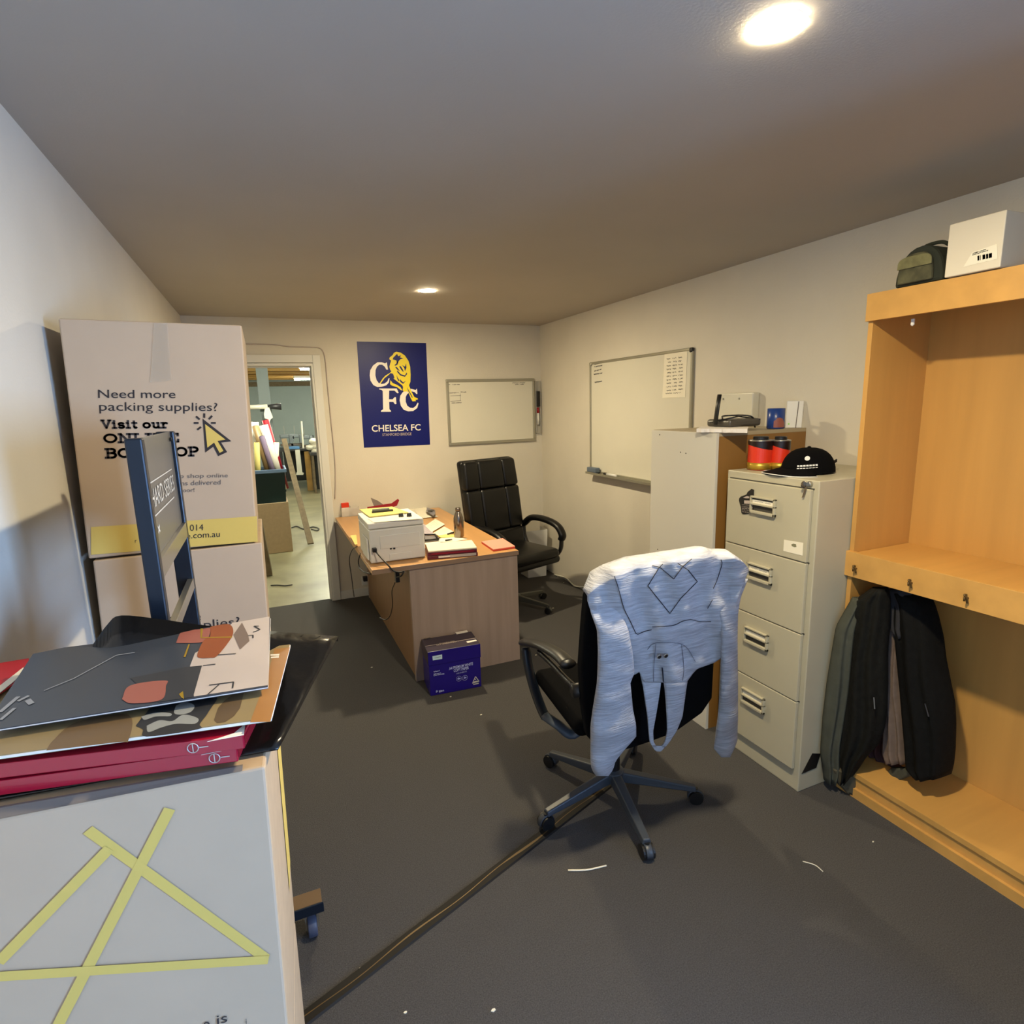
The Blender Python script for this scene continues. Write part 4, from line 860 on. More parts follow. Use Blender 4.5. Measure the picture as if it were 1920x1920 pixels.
dz_ = lambda u, v, z=DH: onZ(u, v, z)
# printer, its back to the camera
PX0, PX1, PY0, PY1, PZ = .505, .835, 3.33, 3.72, DH
t = thing('printer', 'white office printer with its back to the camera on the near corner of the desk', 'printer', ((PX0+PX1)/2, (PY0+PY1)/2, PZ))
b = BM(); box(b, PX0, PX1, PY0, PY1, PZ+.004, PZ+.205); obj('body', b, M_white, t, bevel=.008, seg=3)
b = BM(); hexa(b, [(PX0-.004, PY0+.004, PZ+.207), (PX1+.002, PY0+.004, PZ+.207), (PX1+.002, PY1, PZ+.207), (PX0-.004, PY1, PZ+.207), (PX0-.002, PY0+.006, PZ+.245), (PX1, PY0+.006, PZ+.245), (PX1, PY1, PZ+.245), (PX0-.002, PY1, PZ+.245)]); obj('scanner_lid', b, M_white, t, bevel=.008, seg=3)
b = BM(); box(b, PX0+.06, PX1-.03, PY0-.004, PY0, PZ+.085, PZ+.165); obj('rear_door', b, M_white, t, bevel=.002)
b = BM(); box(b, PX0+.11, PX1-.09, PY0-.003, PY0, PZ+.012, PZ+.05); obj('tray_cover', b, M_white, t, bevel=.002)
b = BM(); box(b, PX0-.012, PX0-.001, PY0+.03, PY0+.22, PZ+.02, PZ+.145); obj('side_panel', b, M_white, t, bevel=.003)
b = BM()
for k in range(2): box(b, PX0+.115+.02*k, PX0+.127+.02*k, PY0-.0055, PY0-.001, PZ+.078-.002*k, PZ+.086)
obj('port', b, M_black, t)
b = BM()
for x in (PX0+.03, PX1-.05):
    for y in (PY0+.03, PY1-.04): box(b, x, x+.02, y, y+.02, PZ, PZ+.005)
obj('foot', b, M_black, t)
# power lead
P0 = onY(702, 1031, PY0-.012)
t = thing('power_cord', 'black power cord plugged into the back of the white printer', 'cord', (float(P0[0]), PY0-.012, DH))
b = BM(); rbox(b, P0[0]-.012, P0[0]+.012, PY0-.03, PY0-.0015, P0[2]-.012, P0[2]+.012, .003); obj('plug', b, M_black, t)
b = BM(); tube(b, smoothpath([P0+(.005, -.015, -.008), onY(712, 1043, 3.27), onY(726, 1058, 3.21), onY(738, 1070, 3.185), onY(750, 1073, 3.18), onY(757, 1071, 3.185), onY(752, 1080, 3.19), onY(744, 1082, 3.26)], 5), .0045, 8); obj('lead', b, M_black, t, smooth=True)
b = BM(); c_ = onY(744, 1084, 3.3); rbox(b, c_[0]-.012, c_[0]+.012, 3.27, 3.305, DH-.115, DH-.029, .003); obj('adaptor', b, M_black, t)
b = BM(); tube(b, smoothpath([onY(741, 1092, 3.3), onY(735, 1108, 3.31), onY(736, 1135, 3.33), onY(731, 1155, 3.35), onY(722, 1162, 3.4), onY(712, 1158, 3.5)], 5), .003, 6); obj('thin_lead', b, M_black, t, smooth=True)
b = BM(); e_ = onY(757, 1072, 3.19); lathe(b, [(.006, -.004), (.006, .004)], e_, 12, axis=(0, 1, 0)); obj('clip', b, M_silver, t)
b = BM(); tube(b, smoothpath([onX(670, 1024, PX0-.02), onX(660, 1032, .478), onX(655, 1050, .476), onX(659, 1080, .475), onX(662, 1105, .475), onX(664, 1119, .475)], 6), .0032, 6)
tag(obj('data_cable', b, M_black, smooth=True), 'thin black cable hanging down behind the desk beside the doorway', 'cable')
b = BM(); tube(b, smoothpath([onX(676, 1038, PX0-.016), onX(672, 1052, .478), onX(675, 1066, .476), onX(684, 1073, .476), onX(695, 1076, .49)], 6), .004, 6)
t = obj('short_cable', b, M_black, smooth=True); tag(t, 'short black cable looping over the left edge of the desk under the printer', 'cable')
sp = yb(684, 1086, .0)
t = thing('wall_socket', 'white wall socket with a black plug under the left edge of the desk', 'socket', (float(sp[0]), YB, float(sp[2])))
b = BM(); rbox(b, sp[0]-.03, sp[0]+.03, YB-.014, YB-.001, sp[2]-.05, sp[2]+.03, .003); obj('plate', b, M_white, t)
b = BM(); rbox(b, sp[0]-.02, sp[0]+.02, YB-.06, YB-.0145, sp[2]-.005, sp[2]+.035, .004); obj('plug', b, M_black, t)
# things lying on the printer
ZP = PZ+.2455
ptp = lambda x, y, z=ZP: onZ(620+x*.14583, 900+y*.14583, z)
def sheet(label, pts, z, m=None, th=.0012, cat='paper', group='papers on the desk', marks=True, name='paper_sheet', f=None):
    f = f or ptp; t = thing(name, label, cat, f(*pts[0], z), 0, group)
    b = BM(); prism(b, [f(*p, z) for p in pts], (0, 0, th)); obj('page', b, m or M_paper, t)
    if marks:
        q = [f(*p, z+th+.0003) for p in pts[:4]]; b = BM()
        for k in range(4):
            s_ = .2+.17*k; scribble(b, lambda x, y: q[0]+(q[1]-q[0])*x+(q[3]-q[0])*y, .12, s_, .82, s_, .01, 14, .0015, (0, 0, 1))
        obj('print', b, M_inkf, t)
    return t
M_manila = mat('manila_paper', '#d8c878', .8)
sheet('white sheet lying across the front of the printer lid', [(480, 500), (1130, 470), (1150, 500), (560, 548)], ZP+.001, marks=False)
sheet('yellow envelope lying on the printer lid under the grey stapler', [(370, 385), (790, 350), (1000, 425), (500, 480)], ZP+.003, M_manila, .005, 'envelope', marks=False, name='envelope')
t = thing('stapler', 'long grey and black stapler lying on the yellow envelope', 'stapler', ptp(660, 400))
b = BM(); A_, B_ = ptp(530, 408, ZP+.016), ptp(800, 382, ZP+.016); dd = (B_-A_)/2; sd_ = np.array([-dd[1], dd[0], 0]); sd_ *= .012/np.linalg.norm(sd_)
obox(b, (A_+B_)/2+(0, 0, -.002), dd, sd_, (0, 0, .005)); obj('base', b, M_black, t, bevel=.002)
b = BM(); obox(b, (A_+B_)/2-dd*.15+(0, 0, .009), dd*.8, sd_*.8, (0, 0, .006)); obj('arm', b, mat('stapler_grey', '#6d7474', .4), t, bevel=.003)
t = thing('binder_clips', 'pair of black bulldog clips lying on the front edge of the printer lid', 'clips', ptp(950, 470), 0)
for (x, y) in ((905, 465), (1010, 462)):
    P = ptp(x, y+8, ZP+.0025); b = BM(); hexa(b, [P+(-.014, -.012, 0), P+(.014, -.010, 0), P+(.014, .012, 0), P+(-.014, .010, 0), P+(-.013, -.002, .022), P+(.013, 0, .022), P+(.013, .002, .022), P+(-.013, .001, .022)]); c2 = obj('clip', b, M_black, t, bevel=.002)
    b = BM(); tube(b, smoothpath([P+(-.006, -.012, .003), P+(-.008, -.026, .003), P+(.008, -.026, .003), P+(.006, -.012, .003)], 4), .0012, 6); obj('wire_handle', b, M_silver, c2, smooth=True)
# desk organiser at the far left corner
oc = dz_(652, 967); ox, oy = float(oc[0])+.02, float(oc[1])
M_clearp = mat('clear_case', '#d9d6d2', .12, alpha=.35)
t = thing('desk_organiser', 'clear plastic desk organiser holding pens at the far left of the desk', 'organiser', (ox, oy, DH))
b = BM(); w_, d_ = .15, .10
for q in ((ox-w_/2, ox+w_/2, oy-d_/2, oy+d_/2, DH, DH+.003), (ox-w_/2, ox-w_/2+.003, oy-d_/2, oy+d_/2, DH+.003, DH+.09), (ox+w_/2-.003, ox+w_/2, oy-d_/2, oy+d_/2, DH+.003, DH+.075), (ox-w_/2+.003, ox+w_/2-.003, oy-d_/2, oy-d_/2+.003, DH+.003, DH+.075), (ox-w_/2+.003, ox+w_/2-.003, oy+d_/2-.003, oy+d_/2, DH+.003, DH+.10), (ox-.002, ox+.002, oy-d_/2+.003, oy+d_/2-.003, DH+.003, DH+.09)): box(b, *q)
obj('case', b, M_clearp, t)
tb = thing('small_carton', 'small red and white carton standing in the clear desk organiser', 'box', (ox-.04, oy, DH+.003))
b = BM(); box(b, ox-.066, ox-.006, oy-.02, oy+.02, DH+.0035, DH+.075); obj('carton', b, M_pw, tb)
b = BM(); box(b, ox-.0665, ox-.0055, oy-.0205, oy+.0205, DH+.076, DH+.115); obj('lid', b, M_orange, tb)
tb = thing('tape_roll', 'roll of clear tape standing on edge in the desk organiser', 'tape', (ox+.04, oy, DH+.003))
b = BM(); lathe(b, [(.018, -.008), (.030, -.008), (.030, .008), (.018, .008)], (ox+.04, oy-.028, DH+.034), 24, axis=(0, 1, 0)); obj('roll', b, M_lgrey, tb, smooth=False)
b = BM(); lathe(b, [(.0175, -.0085), (.0175, .0085)], (ox+.04, oy-.028, DH+.034), 24, axis=(0, 1, 0)); obj('core', b, M_paper, tb)
for i, (dx, h, m, l) in enumerate(((-.055, .14, M_white, 'white'), (-.03, .15, M_dgrey, 'dark'), (.022, .125, M_black, 'black'), (.052, .13, mat('pen_violet', '#6a4a78', .5), 'violet'))):
    tb = thing('pen', l+' pen standing in the clear organiser on the desk', 'pen', (ox+dx, oy+.03, DH+.003), 0, 'pens in the organiser')
    b = BM(); tube(b, [(ox+dx, oy+.03, DH+.004), (ox+dx+.006, oy+.036, DH+h-.03)], .0045, 8); obj('barrel', b, m, tb, smooth=True)
    b = BM(); tube(b, [(ox+dx+.006, oy+.036, DH+h-.03), (ox+dx+.0075, oy+.0375, DH+h)], .0052, 8); obj('cap', b, M_black if i else M_silver, tb, smooth=True)
# red folder with a grey flap behind the printer
M_flap = mat('grey_card', '#7d716a', .7)
t = thing('folder', 'open red folder with an upright grey flap behind the printer', 'folder', ptp(600, 350, DH+.12))
zf = DH+.10; ff = lambda x, y: onY(620+x*.14583, 900+y*.14583, 4.05)
b = BM(); prism(b, [ff(515, 228), ff(610, 268), ff(690, 325), ff(690, 360), ff(560, 345)], (0, .003, 0)); obj('flap', b, M_flap, t)
b = BM(); prism(b, [ff(470, 345), ff(560, 335), ff(700, 310), ff(780, 300), ff(865, 240), ff(880, 262), ff(850, 330), ff(690, 380), ff(470, 368)], (0, -.004, 0)); obj('cover', b, M_crim, t)
b = BM(); p_ = ff(690, 370); box(b, float(ff(470, 365)[0]), float(ff(880, 300)[0]), 4.055, 4.25, DH+.0, DH+.05); o_ = obj('file_stack', b, M_manila, t, bevel=.003)
b = BM(); q0 = ff(470, 368); q1 = ff(880, 268); prism(b, [(q0[0], 4.052, DH), (q1[0]-.02, 4.052, DH), (q1[0]-.02, 4.052, DH+.10), (q0[0]+.02, 4.052, DH+.10)], (0, .002, 0)); obj('spine', b, M_crim, t)
# loose papers
deskf = lambda x, y, z=DH: onZ(620+x*.14583, 900+y*.14583, z)
k_ = 0
for lab, pts, m in (
    ('broad white sheet at the back of the desk behind the printer', [(850, 345), (1010, 318), (1130, 420), (930, 440)], None),
    ('white sheet right of the broad one behind the printer', [(1010, 335), (1130, 340), (1250, 380), (1130, 430)], None),
    ('cream sheet in front of the grey calculator at the back of the desk', [(1080, 390), (1230, 345), (1240, 440), (1130, 470)], None),
    ('creased white sheet right of the printer at the back', [(1100, 450), (1260, 420), (1385, 470), (1190, 490)], None),
    ('grey blue sheet tucked beside the printer on the desk', [(1185, 560), (1300, 620), (1320, 690), (1195, 730)], mat('lavender_paper', '#b3a9b4', .8)),
    ('white printed form tilted beside the printer', [(1215, 590), (1345, 500), (1470, 570), (1300, 670)], None),
    ('folded sheet under the printed form on the desk', [(1310, 690), (1460, 600), (1590, 670), (1420, 720)], None),
    ('manila slip left of the steel bottle', [(1370, 715), (1480, 700), (1600, 700), (1590, 735), (1420, 745)], M_manila),
    ('white sheet under the pen in front of the bottle', [(1330, 760), (1590, 735), (1760, 760), (1600, 790), (1390, 800)], None),
    ('cream paper left of the printer at the desk edge', [(250, 715), (330, 705), (345, 830), (315, 840)], M_manila),
    ('sheet between the printer and the red binders', [(1205, 810), (1390, 790), (1420, 810), (1230, 850)], None)):
    sheet(lab, pts, DH+.0008+.0016*k_, m, .0010, marks=(k_ in (0, 1, 4, 5, 6)), f=deskf); k_ += 1
t = thing('calculator', 'grey desk calculator among the papers at the back of the desk', 'calculator', deskf(1290, 430))
b = BM(); hexa(b, [deskf(1225, 400, DH+.012), deskf(1320, 465, DH+.012), deskf(1350, 440, DH+.012), deskf(1345, 385, DH+.012), deskf(1225, 400, DH+.03), deskf(1320, 460, DH+.03), deskf(1350, 430, DH+.035), deskf(1240, 355, DH+.045)]); obj('case', b, mat('calc_grey', '#78757e', .4), t, bevel=.002)
b = BM(); prism(b, [deskf(1245, 390, DH+.044), deskf(1330, 385, DH+.044), deskf(1335, 400, DH+.042), deskf(1250, 403, DH+.042)], (0, 0, .002)); obj('screen', b, M_dgrey, t)
t = thing('photo_tray', 'black rimmed tray standing between the printer and the papers', 'tray', deskf(1290, 790))
TR_ = [deskf(*p, DH+.020) for p in ((1205, 800), (1390, 780), (1345, 722), (1200, 725))]
b = BM()
for i in range(4): tube(b, [TR_[i]+(0, 0, .012), TR_[(i+1) % 4]+(0, 0, .012)], .006, 8)
obj('rim', b, M_black, t, smooth=True)
b = BM(); prism(b, TR_, (0, 0, .004)); obj('base', b, mat('tray_grey', '#807c80', .3), t)
t = thing('pen', 'black pen lying on the white sheet in front of the steel bottle', 'pen', deskf(1510, 770), 0, 'pens on the desk')
b = BM(); tube(b, [deskf(1475, 776, DH+.021), deskf(1530, 768, DH+.021)], .005, 8); obj('barrel', b, M_black, t, smooth=True)
b = BM(); tube(b, [deskf(1530, 768, DH+.021), deskf(1560, 764, DH+.021)], .0042, 8); obj('cap', b, M_dgrey, t, smooth=True)
t = thing('pen', 'dark pen lying on the folded sheet beside the steel bottle', 'pen', deskf(1550, 685), 0, 'pens on the desk')
b = BM(); tube(b, [deskf(1505, 695, DH+.018), deskf(1560, 678, DH+.018)], .006, 8); obj('barrel', b, M_dgrey, t, smooth=True)
b = BM(); tube(b, [deskf(1560, 678, DH+.018), deskf(1592, 670, DH+.018)], .005, 8); obj('cap', b, M_black, t, smooth=True)
# steel bottle
bp0 = dz_(862, 1011); bx, by = float(bp0[0]), float(bp0[1])+.01
t = thing('bottle', 'brushed steel drink bottle standing on the desk papers', 'bottle', (bx, by, DH+.016))
hb = float(onY(858, 952, by)[2])-DH-.016
b = BM(); lathe(b, [(.030, .0), (.034, .004), (.035, hb*.55), (.033, hb*.66), (.024, hb*.80), (.0175, hb*.86), (.0165, hb*.90)], (bx, by, DH+.016), 32); obj('body', b, M_steel, t, smooth=True)
b = BM(); lathe(b, [(.0175, hb*.90), (.0185, hb*.905), (.0185, hb*.985), (.016, hb)], (bx, by, DH+.016), 32); obj('cap', b, M_steel, t, smooth=True)
# dark red binders with a white pad
cb = [dz_(802, 1050), dz_(896, 1042), dz_(882, 1023), dz_(797, 1035)]
FRb = cb[0]; ex = cb[1]-cb[0]; ex[2] = 0; Lb = np.linalg.norm(ex); ex /= Lb; ey = np.array([-ex[1], ex[0], 0])
for k in range(2):
    t = thing('binder', ['lower of two dark red binders on the near desk edge', 'upper dark red binder under the white pad on the desk'][k], 'binder', FRb+ex*Lb/2, 0, 'dark red binders on the desk')
    z0 = DH+.0185+.0215*k if False else DH+.0005+.023*k; b = BM(); c = [FRb+ex*(.004*k), FRb+ex*(Lb-.004*k), FRb+ex*(Lb-.004*k)+ey*.22, FRb+ex*(.004*k)+ey*.22]
    hexa(b, [np.array([p[0], p[1], z0]) for p in c]+[np.array([p[0], p[1], z0+.021]) for p in c]); obj('cover', b, mat('maroon_board', '#5f1424', .35), t, bevel=.002)
    b = BM(); 
    if k == 0:
        obox(b, FRb+ex*.10-ey*.001+(0, 0, z0-DH+.012+DH-FRb[2]), ex*.035, ey*.001, (0, 0, .005)); obj('spine_label', b, M_pw, t)
        b = BM(); obox(b, FRb+ex*(Lb-.09)-ey*.001+(0, 0, z0+.012-FRb[2]), ex*.08, ey*.001, (0, 0, .008)); obj('clear_sleeve', b, M_lgrey, t)
    else:
        obox(b, FRb+ex*Lb*.5-ey*.0005+(0, 0, z0+.0105-FRb[2]), ex*Lb*.42, ey*.001, (0, 0, .004)); obj('page_block', b, M_crim, t)
b = BM(); c = [FRb+ex*.006, FRb+ex*(Lb-.004), FRb+ex*(Lb-.004)+ey*.2, FRb+ex*.006+ey*.2]; hexa(b, [np.array([p[0], p[1], DH+.0455]) for p in c]+[np.array([p[0], p[1], DH+.054]) for p in c])
t = obj('note_pad', b, mat('pad_white', '#e6dcc6', .7), bevel=.002); tag(t, 'thick white pad lying on the dark red binders on the desk', 'pad')
# pink pad
pk_ = [dz_(925, 1034, DH+.001), dz_(966, 1028, DH+.001), dz_(943, 1013, DH+.001), dz_(903, 1019, DH+.001)]
t = thing('note_pad', 'pink and red pad at the near right corner of the desk', 'pad', pk_[0])
b = BM(); prism(b, pk_, (0, 0, .010)); obj('red_cover', b, mat('pad_red', '#d04434', .6), t)
b = BM(); prism(b, [p+(0, 0, .0102) for p in pk_], (0, 0, .004)); obj('page', b, M_pink, t)
# ------------------------------------------------------------------ carton of copy paper
f7 = lambda x, y: (760+x/12, 1160+y/12)
KL, KR = onZ(*f7(570, 1750), 0), onZ(*f7(1715, 1530), 0); kx = KR-KL; KW = np.linalg.norm(kx); kx /= KW; ky_ = np.array([-kx[1], kx[0], 0])
KY = float(KL[1]); KH = .272; KD = .195
t = thing('paper_carton', 'purple carton of A4 copy paper on the carpet against the desk end', 'box', KL+kx*KW/2+ky_*KD/2)
b = BM(); c = [KL, KR, KR+ky_*KD, KL+ky_*KD]; hexa(b, [p+(0, 0, .001) for p in c]+[p+(0, 0, KH-.05) for p in c]); obj('tray', b, [M_purple], t, bevel=.003)
g_ = [KL-kx*.003-ky_*.003, KR+kx*.003-ky_*.003, KR+kx*.003+ky_*(KD+.003), KL-kx*.003+ky_*(KD+.003)]
b = BM(); hexa(b, [p+(0, 0, KH-.085) for p in g_]+[p+(0, 0, KH) for p in g_]); b.faces.ensure_lookup_table(); b.faces[1].material_index = 1; b.faces[5].material_index = 1; obj('lid', b, [M_purple, M_purpled], t, bevel=.003)
b = BM(); box(b, 0, 0, 0, 0, 0, 0) if False else None
m0 = KL+ky_*KD*.42; b = BM(); hexa(b, [m0-kx*.004+(0, 0, KH+.0006), m0+kx*(KW+.004)+(0, 0, KH+.0006), m0+kx*(KW+.004)+ky_*.045+(0, 0, KH+.0006), m0-kx*.004+ky_*.045+(0, 0, KH+.0006), m0-kx*.004+(0, 0, KH+.0012), m0+kx*(KW+.004)+(0, 0, KH+.0012), m0+kx*(KW+.004)+ky_*.045+(0, 0, KH+.0012), m0-kx*.004+ky_*.045+(0, 0, KH+.0012)]) if False else hexa(b, [m0+kx*.0+(0, 0, KH+.0004), m0+kx*KW+(0, 0, KH+.0004), m0+kx*KW+ky_*.006+(0, 0, KH+.0004), m0+ky_*.006+(0, 0, KH+.0004), m0+(0, 0, KH+.001), m0+kx*KW+(0, 0, KH+.001), m0+kx*KW+ky_*.006+(0, 0, KH+.001), m0+ky_*.006+(0, 0, KH+.001)]); obj('flap_edge', b, M_lgrey, t)
PK = KL-ky_*.0042
kk = lambda x, y: onP(*f7(x, y), PK, ky_)
b = BM(); text_on(b, 'A4 PREMIUM WHITE', kk(985, 1155), kk(1522, 1038), kk(983, 1095), .02); text_on(b, 'COPY PAPER', kk(1090, 1205), kk(1430, 1130), kk(1088, 1142), .02); text_on(b, '500 SHEETS', kk(1150, 1252), kk(1380, 1200), kk(1150, 1222)); obj('printed_title', b, M_lilac, t)
b = BM(); face(b, [kk(608, 845), kk(828, 805), kk(830, 905), kk(618, 940)]); lb = obj('maker_label', b, mat('label_pale', '#c4dff0', .5), t)
b = BM(); ribbon(b, kk(655, 885)-ky_*.0004, kk(795, 855)-ky_*.0004, .0022, ky_); obj('print', b, M_printg, lb)
b = BM()
for L in ((640, 1195, 770, 1172), (640, 1252, 800, 1222), (640, 1280, 875, 1240)): scribble(b, kk, *L, 14, 20, .0035, -ky_)
for L in ((690, 1640, 730, 1630), (760, 1640, 875, 1620)): scribble(b, kk, *L, 28, 12, .003, -ky_)
obj('printed_detail', b, M_lilac, t)
b = BM()
for (x, y) in ((1205, 1350), (1340, 1330)):
    P = kk(x, y); ring = [P+kx*.0155*math.cos(q)+np.array([0, 0, .0155])*math.sin(q) for q in np.linspace(0, 6.283, 20)]; tube(b, ring, .0006, 4, caps=False)
    ribbon(b, P-kx*.009, P+kx*.009, .006 if x < 1300 else .003, ky_); ribbon(b, P-(0, 0, .006), P+(0, 0, .008), .004, ky_)
obj('seal', b, M_lilac, t)
b = BM(); tr = [(1578, 1300), (1660, 1410), (1510, 1455)]
for i in range(3): ribbon(b, kk(*tr[i]), kk(*tr[(i+1) % 3]), .004, ky_)
face(b, [kk(1575+12*math.cos(q), 1365+14*math.sin(q)) for q in np.linspace(0, 5.8, 10)]); ribbon(b, kk(1530, 1480), kk(1650, 1455), .006, ky_); face(b, [kk(1520, 1450), kk(1655, 1415), kk(1615, 1395), kk(1545, 1412)]); obj('warning_triangle', b, mat('print_white', '#c9c7c0', .5), t)
kt = lambda x, y: onZ(*f7(x, y), KH+.0016)
b = BM(); face(b, [kt(1125, 305), kt(1385, 258), kt(1415, 300), kt(1155, 355)]); face(b, [kt(1370, 512), kt(1590, 470), kt(1612, 498), kt(1400, 545)]); obj('top_label', b, M_pw, t)
b = BM()
for L in ((700, 600, 1220, 500), (770, 560, 1100, 500), (420, 460, 570, 430)): scribble(b, kt, *L, 14, 26, .004, (0, 0, 1))
obj('top_print', b, M_lgrey, t)
# ------------------------------------------------------------------ white bin box behind the executive chair
t = thing('waste_box', 'white plastic waste bin in the far right corner behind the leather chair', 'bin', (2.28, 4.86, 0))
b = BM(); hexa(b, [(2.19, 4.80, .001), (2.375, 4.79, .001), (2.385, 4.96, .001), (2.185, 4.96, 0), (2.17, 4.785, .46), (2.39, 4.775, .46), (2.40, 4.975, .46), (2.17, 4.975, .46)]); b.faces.ensure_lookup_table(); b.faces.remove(b.faces[1]); o_ = obj('bin_body', b, M_white, t); s_ = o_.modifiers.new('solid', 'SOLIDIFY'); s_.thickness = .004
b = BM(); prism(b, [(2.20, 4.88, .30), (2.36, 4.87, .30), (2.37, 4.90, .545), (2.19, 4.91, .52)], (0, .004, 0)); tag(obj('paper_bag', b, M_paper), 'crumpled white paper sticking up out of the waste bin', 'paper')
# ------------------------------------------------------------------ office chairs
def star_base(t, hub, angs, R, z_hub, m, wheel_r=.026, w=.03):
    hub = np.array(hub, float)
    for a in angs:
        d = np.array([math.cos(math.radians(a)), math.sin(math.radians(a)), 0]); s = np.array([-d[1], d[0], 0])
        b = BM(); p0 = hub+d*.03+(0, 0, z_hub); p1 = hub+d*R+(0, 0, .068)
        hexa(b, [p0-s*w*.75-(0, 0, .03), p1-s*w*.5-(0, 0, .014), p1+s*w*.5-(0, 0, .014), p0+s*w*.75-(0, 0, .03), p0-s*w*.55+(0, 0, .012), p1-s*w*.36+(0, 0, .008), p1+s*w*.36+(0, 0, .008), p0+s*w*.55+(0, 0, .012)])
        lg = obj('leg', b, m, t, bevel=.005, seg=3)
        b = BM(); pc = hub+d*R
        for k in (-1, 1): lathe(b, [(.003, -.009), (wheel_r, -.008), (wheel_r, .008), (.003, .009)], pc+s*.014*k+np.array([0, 0, wheel_r]), 18, axis=s)
        lathe(b, [(.008, wheel_r), (.010, .064)], pc, 10)
        obj('castor', b, M_black, lg)
        b = BM(); pts = [pc+s*.012*0+np.array([0, 0, wheel_r])+d*(wheel_r+.003)*math.cos(q)+np.array([0, 0, wheel_r+.003])*math.sin(q) for q in np.linspace(-.2, math.pi+.2, 9)]
        tube(b, pts, .014, 8, r2=.003); obj('castor_hood', b, m, lg, smooth=True)
    b = BM(); lathe(b, [(.03, z_hub-.035), (.045, z_hub-.03), (.045, z_hub+.012), (.028, z_hub+.02)], hub, 20); obj('hub', b, m, t, smooth=False, bevel=.003)
def rib_cushion(t, pts_f, name, m, parent, r=.03):
    pass
# executive leather chair (built facing -Y at the origin, then turned)
t = thing('executive_chair', 'black leather executive chair with a quilted high back behind the desk', 'chair', (0, 0, 0))
star_base(t, (0, 0, 0), (-73, -1, 71, 143, 215), .31, .10, mat('chair_alloy', '#55544e', .35, metal=.5))
b = BM(); lathe(b, [(.026, .10), (.026, .30), (.018, .305), (.018, .37)], (0, 0, 0), 18); obj('gas_lift', b, M_black, t)
b = BM(); box(b, -.12, .12, -.12, .14, .365, .39); obj('seat_plate', b, M_black, t)
b = BM(); rbox(b, -.26, .26, -.28, .24, .385, .445, .028, 4); st_ = obj('seat', b, M_leather, t, smooth=True)
b = BM(); rbox(b, -.24, .24, -.295, .20, .43, .51, .038, 4); obj('seat_cushion', b, M_leather, st_, smooth=True)
lean_ = math.radians(9)
def bk_(x, s, o): return np.array([x, .20+s*math.sin(lean_)-o*math.cos(lean_), .45+s*math.cos(lean_)+o*math.sin(lean_)*-1*-1*.0])
def cushion_back(b, x0, x1, s0, s1, o0, o1, r, seg=4):
    tb = BM(); box(tb, x0, x1, s0, s1, o0, o1); bmesh.ops.bevel(tb, geom=tb.edges[:], offset=r, segments=seg, profile=.5, affect='EDGES')
    for v in tb.verts:
        w_ = 1+.05*math.sin((v.co.y)/.76*math.pi); v.co = Vector([float(q) for q in bk_(v.co.x*w_, v.co.y, v.co.z)])
    me = bpy.data.meshes.new('t'); tb.to_mesh(me); tb.free(); b.from_mesh(me); bpy.data.meshes.remove(me)
b = BM(); cushion_back(b, -.275, .275, .0, .765, -.05, .03, .03); bkr = obj('backrest', b, M_leather, t, smooth=True)
for (s0, s1) in ((.53, .755), (.18, .525), (.0, .175)):
    cols = ((-.268, -.121), (-.127, .127), (.121, .268)) if s0 > .1 else ((-.262, .262),)
    for (x0, x1) in cols:
        b = BM(); cushion_back(b, x0, x1, s0-.003, s1+.003, -.02, .062, .026); obj('cushion', b, M_leather, bkr, smooth=True)
for sx_ in (-1, 1):
    X = .30*sx_
    b = BM(); tube(b, smoothpath([(X, .20, .63), (X, .10, .695), (X, -.06, .70), (X, -.20, .665), (X, -.255, .60), (X, -.245, .56)], 6), .036, 12, r2=.026); ar_ = obj('armrest', b, M_leather, t, smooth=True)
    b = BM(); tube(b, smoothpath([(X, .205, .64), (X, .19, .52), (X, .12, .42), (X-.04*sx_, .02, .405)], 6), .020, 10, r2=.012); tube(b, smoothpath([(X, -.246, .565), (X, -.235, .48), (X, -.18, .415), (X-.04*sx_, -.10, .405)], 6), .022, 10, r2=.013); obj('arm_frame', b, M_black, ar_, smooth=True)
t.location = (1.755, 4.12, 0); t.rotation_euler = (0, 0, math.radians(18))
# task chair in the foreground, its back to the camera
HUB = np.array([1.20, 1.825, 0]); FA = math.radians(84)
dF = np.array([math.cos(FA), math.sin(FA), 0]); rF = np.array([dF[1], -dF[0], 0]); Z_ = np.array([0, 0, 1.0])
t = thing('office_chair', 'black task chair with its back to the camera and a grey hoodie over it', 'chair', HUB)
M_base = mat('chair_base_grey', '#3a4049', .4)
star_base(t, HUB, (186, 258, 330, 42, 114), .335, .12, M_base, .028, .036)
b = BM(); lathe(b, [(.028, .12), (.026, .25), (.018, .255), (.018, .41)], HUB, 18); obj('gas_lift', b, M_black, t)
def loc(x, y, z): return HUB + rF*x + dF*y + Z_*z          # x right, y forward, z up
def lbox(b, x0, x1, y0, y1, z0, z1, r=0):
    tb = BM(); box(tb, x0, x1, y0, y1, z0, z1)
    if r: bmesh.ops.bevel(tb, geom=tb.edges[:], offset=r, segments=3, profile=.5, affect='EDGES')
    for v in tb.verts: v.co = Vector([float(q) for q in loc(*v.co)])
    me = bpy.data.meshes.new('t'); tb.to_mesh(me); tb.free(); b.from_mesh(me); bpy.data.meshes.remove(me)
b = BM(); lbox(b, -.10, .10, -.14, .12, .405, .435, .006); obj('mechanism', b, M_black, t)
b = BM(); lbox(b, -.25, .25, -.20, .27, .436, .505, .03); obj('seat', b, M_blackm, t, smooth=True)
TAU = math.radians(17)
nB = dF*math.cos(TAU)+Z_*math.sin(TAU); uB_ = -dF*math.sin(TAU)+Z_*math.cos(TAU)
PB = HUB - dF*.27 + Z_*.45
